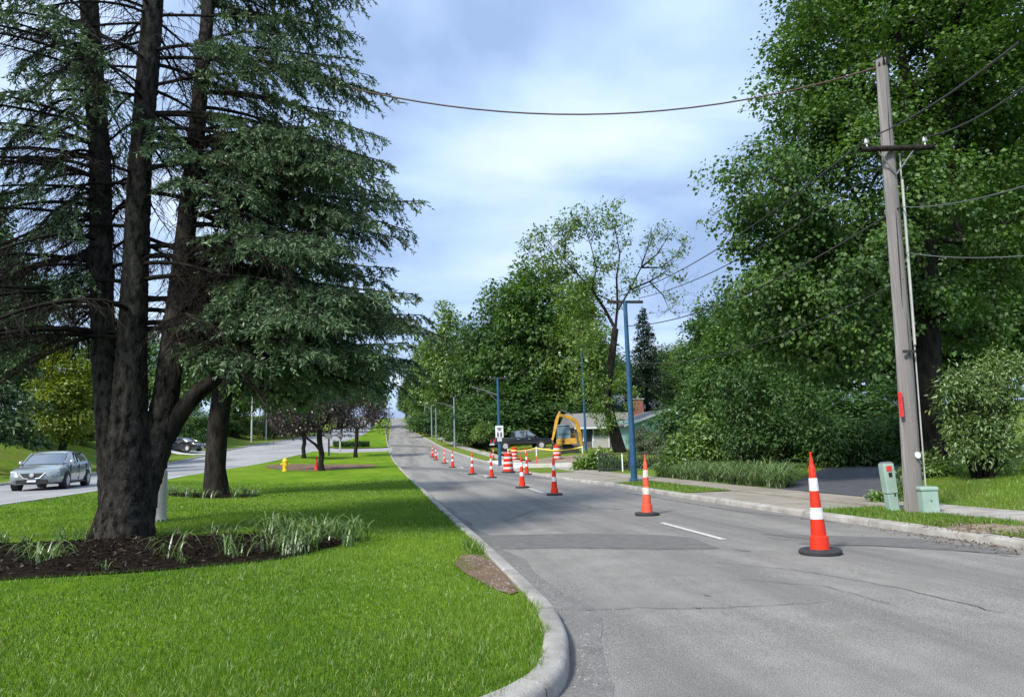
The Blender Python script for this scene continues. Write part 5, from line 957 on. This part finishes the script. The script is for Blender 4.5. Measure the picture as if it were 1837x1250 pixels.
for s in (-1, 1):
    rf = MB().add([(0,0,ap),(s*(wv+.1),0,ev-.03),(s*(wv+.1),9,ev-.03),(0,9,ap),(0,0,ap-.1),(s*(wv+.1),0,ev-.13),(s*(wv+.1),9,ev-.13),(0,9,ap-.1)], [(0,1,2,3),(7,6,5,4),(0,4,5,1),(1,5,6,2),(2,6,7,3),(3,7,4,0)]).build('roof', MT['shingle'], hs)
    MB().add([(0,-.03,ap+.02),(s*(wv+.12),-.03,ev-.02),(s*(wv+.12),-.03,ev-.24),(0,-.03,ap-.22),(0,.012,ap+.02),(s*(wv+.12),.012,ev-.02),(s*(wv+.12),.012,ev-.24),(0,.012,ap-.22)], [(0,1,2,3),(7,6,5,4),(0,4,5,1),(1,5,6,2),(2,6,7,3),(3,7,4,0)]).build('bargeboard', MT['trim'], rf)
wd = MB().box(-.14,.14,.33,.38,ap-.72,ap-.35).build('gable_vent', MT['black'], hs); MB().box(-.2,.2,.36,.384,ap-.78,ap-.29).build('vent_frame', MT['trim'], wd)
# long wing to the left
x0 = at(1040, 770, 66)[0]-hx; MB().box(x0,-wv+.8,5,11,0,ev-.1).build('wing_wall', MT['wall_dark'], hs)
MB().add([(x0-.4,4.4,ev-.08),(-.4,4.4,ev-.08),(-.4,8,ap+.1),(x0-.4,8,ap+.1),(x0-.4,11.6,ev-.08),(-.4,11.6,ev-.08)], [(0,1,2,3),(3,2,5,4),(0,3,4),(1,5,2),(0,4,5,1)]).build('wing_roof', MT['shingle'], hs)
MB().box(x0-.4,-wv-.2,4.3,4.4,ev-.22,ev-.06).build('gutter', MT['trim'], hs)
for px, w_, h0, h1, mt, nm in [(1078,.8,.15,1.35,'grey_plastic','garage_door'), (1056,.5,.9,2.0,'pane','window'), (1105,.5,.9,2.0,'pane','window')]:
    xx = at(px, 790, 66.9)[0]-hx; w0 = MB().box(xx-w_,xx+w_,4.93,4.98,h0,h1).build(nm, MT[mt], hs)
    for a in (-1, 1): MB().box(xx+a*w_-.05,xx+a*w_+.05,4.90,4.97,h0-.05,h1+.05).build('frame', MT['trim'], w0)
cx_ = at(1141, 725, 69)[0]-hx; ch = MB().bbox(cx_-.62,cx_+.62,6.6,7.4,ev,at(1141,717,69)[2]-hz,.02).build('chimney', MT['brick'], hs); cz = at(1141,717,69)[2]-hz; MB().bbox(cx_-.7,cx_+.7,6.52,7.48,cz,cz+.12,.02).build('chimney_cap', MT['concrete'], ch); MB().lathe([(.12,cz+.12),(.12,cz+.35),(.16,cz+.36),(.05,cz+.45)], 10, (cx_+.2,7,0)).build('flue', MT['grey_metal'], ch)
p2 = at(1130, 730, 95); z2 = gz(p2[0], 95)+.1; h2 = thing('rear_house', 'dark roofed house rising behind the brick chimney', 'house', (p2[0], 95, z2)); e2 = at(1130,733,95)[2]-z2; a2 = at(1130,704,95)[2]-z2
MB().box(-4.5,5.0,0,8,0,e2).build('wall', MT['wall_dark'], h2); MB().add([(-5,-.5,e2),(5.5,-.5,e2),(5.5,8.5,e2),(-5,8.5,e2),(-5,4,a2),(3.2,4,a2*.93+e2*.07)], [(0,1,5,4),(1,2,5),(2,3,4,5),(3,0,4),(0,3,2,1)]).build('roof', MT['shingle_dark'], h2); MB().box(-5,5.5,-.56,-.48,e2-.16,e2+.02).build('gutter', MT['trim'], h2)
w0 = MB().box(-1.2,.0,-.05,.02,1.2,2.4).build('window', MT['pane'], h2); MB().box(-1.3,-1.2,-.06,.0,1.1,2.5).build('frame', MT['trim'], w0)
# hedge strip between cross street and far lawn
rng = np.random.default_rng(61); hx0 = at(598, 800, 88)[0]; hx1 = at(662, 800, 88)[0]; n = 2600; Pp = np.stack([rng.uniform(hx0, hx1, n), 88+rng.uniform(-.4, .4, n), np.zeros(n)], -1); Pp[:, 2] = T(Pp[:, 0], Pp[:, 1])+.1+rng.uniform(0, .65, n)
v, f = scatter(*LEAF_KITE, Pp, rng.normal(size=(n, 3)), rng.normal(size=(n, 3)), .2, .12); r = thing('clipped_hedge', 'low dark clipped hedge on the far median behind the crab apples', 'hedge', (0, 0, 0)); npmesh('foliage', v, f, LM['dense'], r, np.repeat(rng.random(n)*.6, 4)); m = MB()
for xx in np.arange(hx0, hx1, .5): m.tube([(xx, 88, gz(xx, 88)+.1), (xx+.05, 88, gz(xx, 88)+.6)], .02, 4)
m.build('stems', MT['twig'], r)

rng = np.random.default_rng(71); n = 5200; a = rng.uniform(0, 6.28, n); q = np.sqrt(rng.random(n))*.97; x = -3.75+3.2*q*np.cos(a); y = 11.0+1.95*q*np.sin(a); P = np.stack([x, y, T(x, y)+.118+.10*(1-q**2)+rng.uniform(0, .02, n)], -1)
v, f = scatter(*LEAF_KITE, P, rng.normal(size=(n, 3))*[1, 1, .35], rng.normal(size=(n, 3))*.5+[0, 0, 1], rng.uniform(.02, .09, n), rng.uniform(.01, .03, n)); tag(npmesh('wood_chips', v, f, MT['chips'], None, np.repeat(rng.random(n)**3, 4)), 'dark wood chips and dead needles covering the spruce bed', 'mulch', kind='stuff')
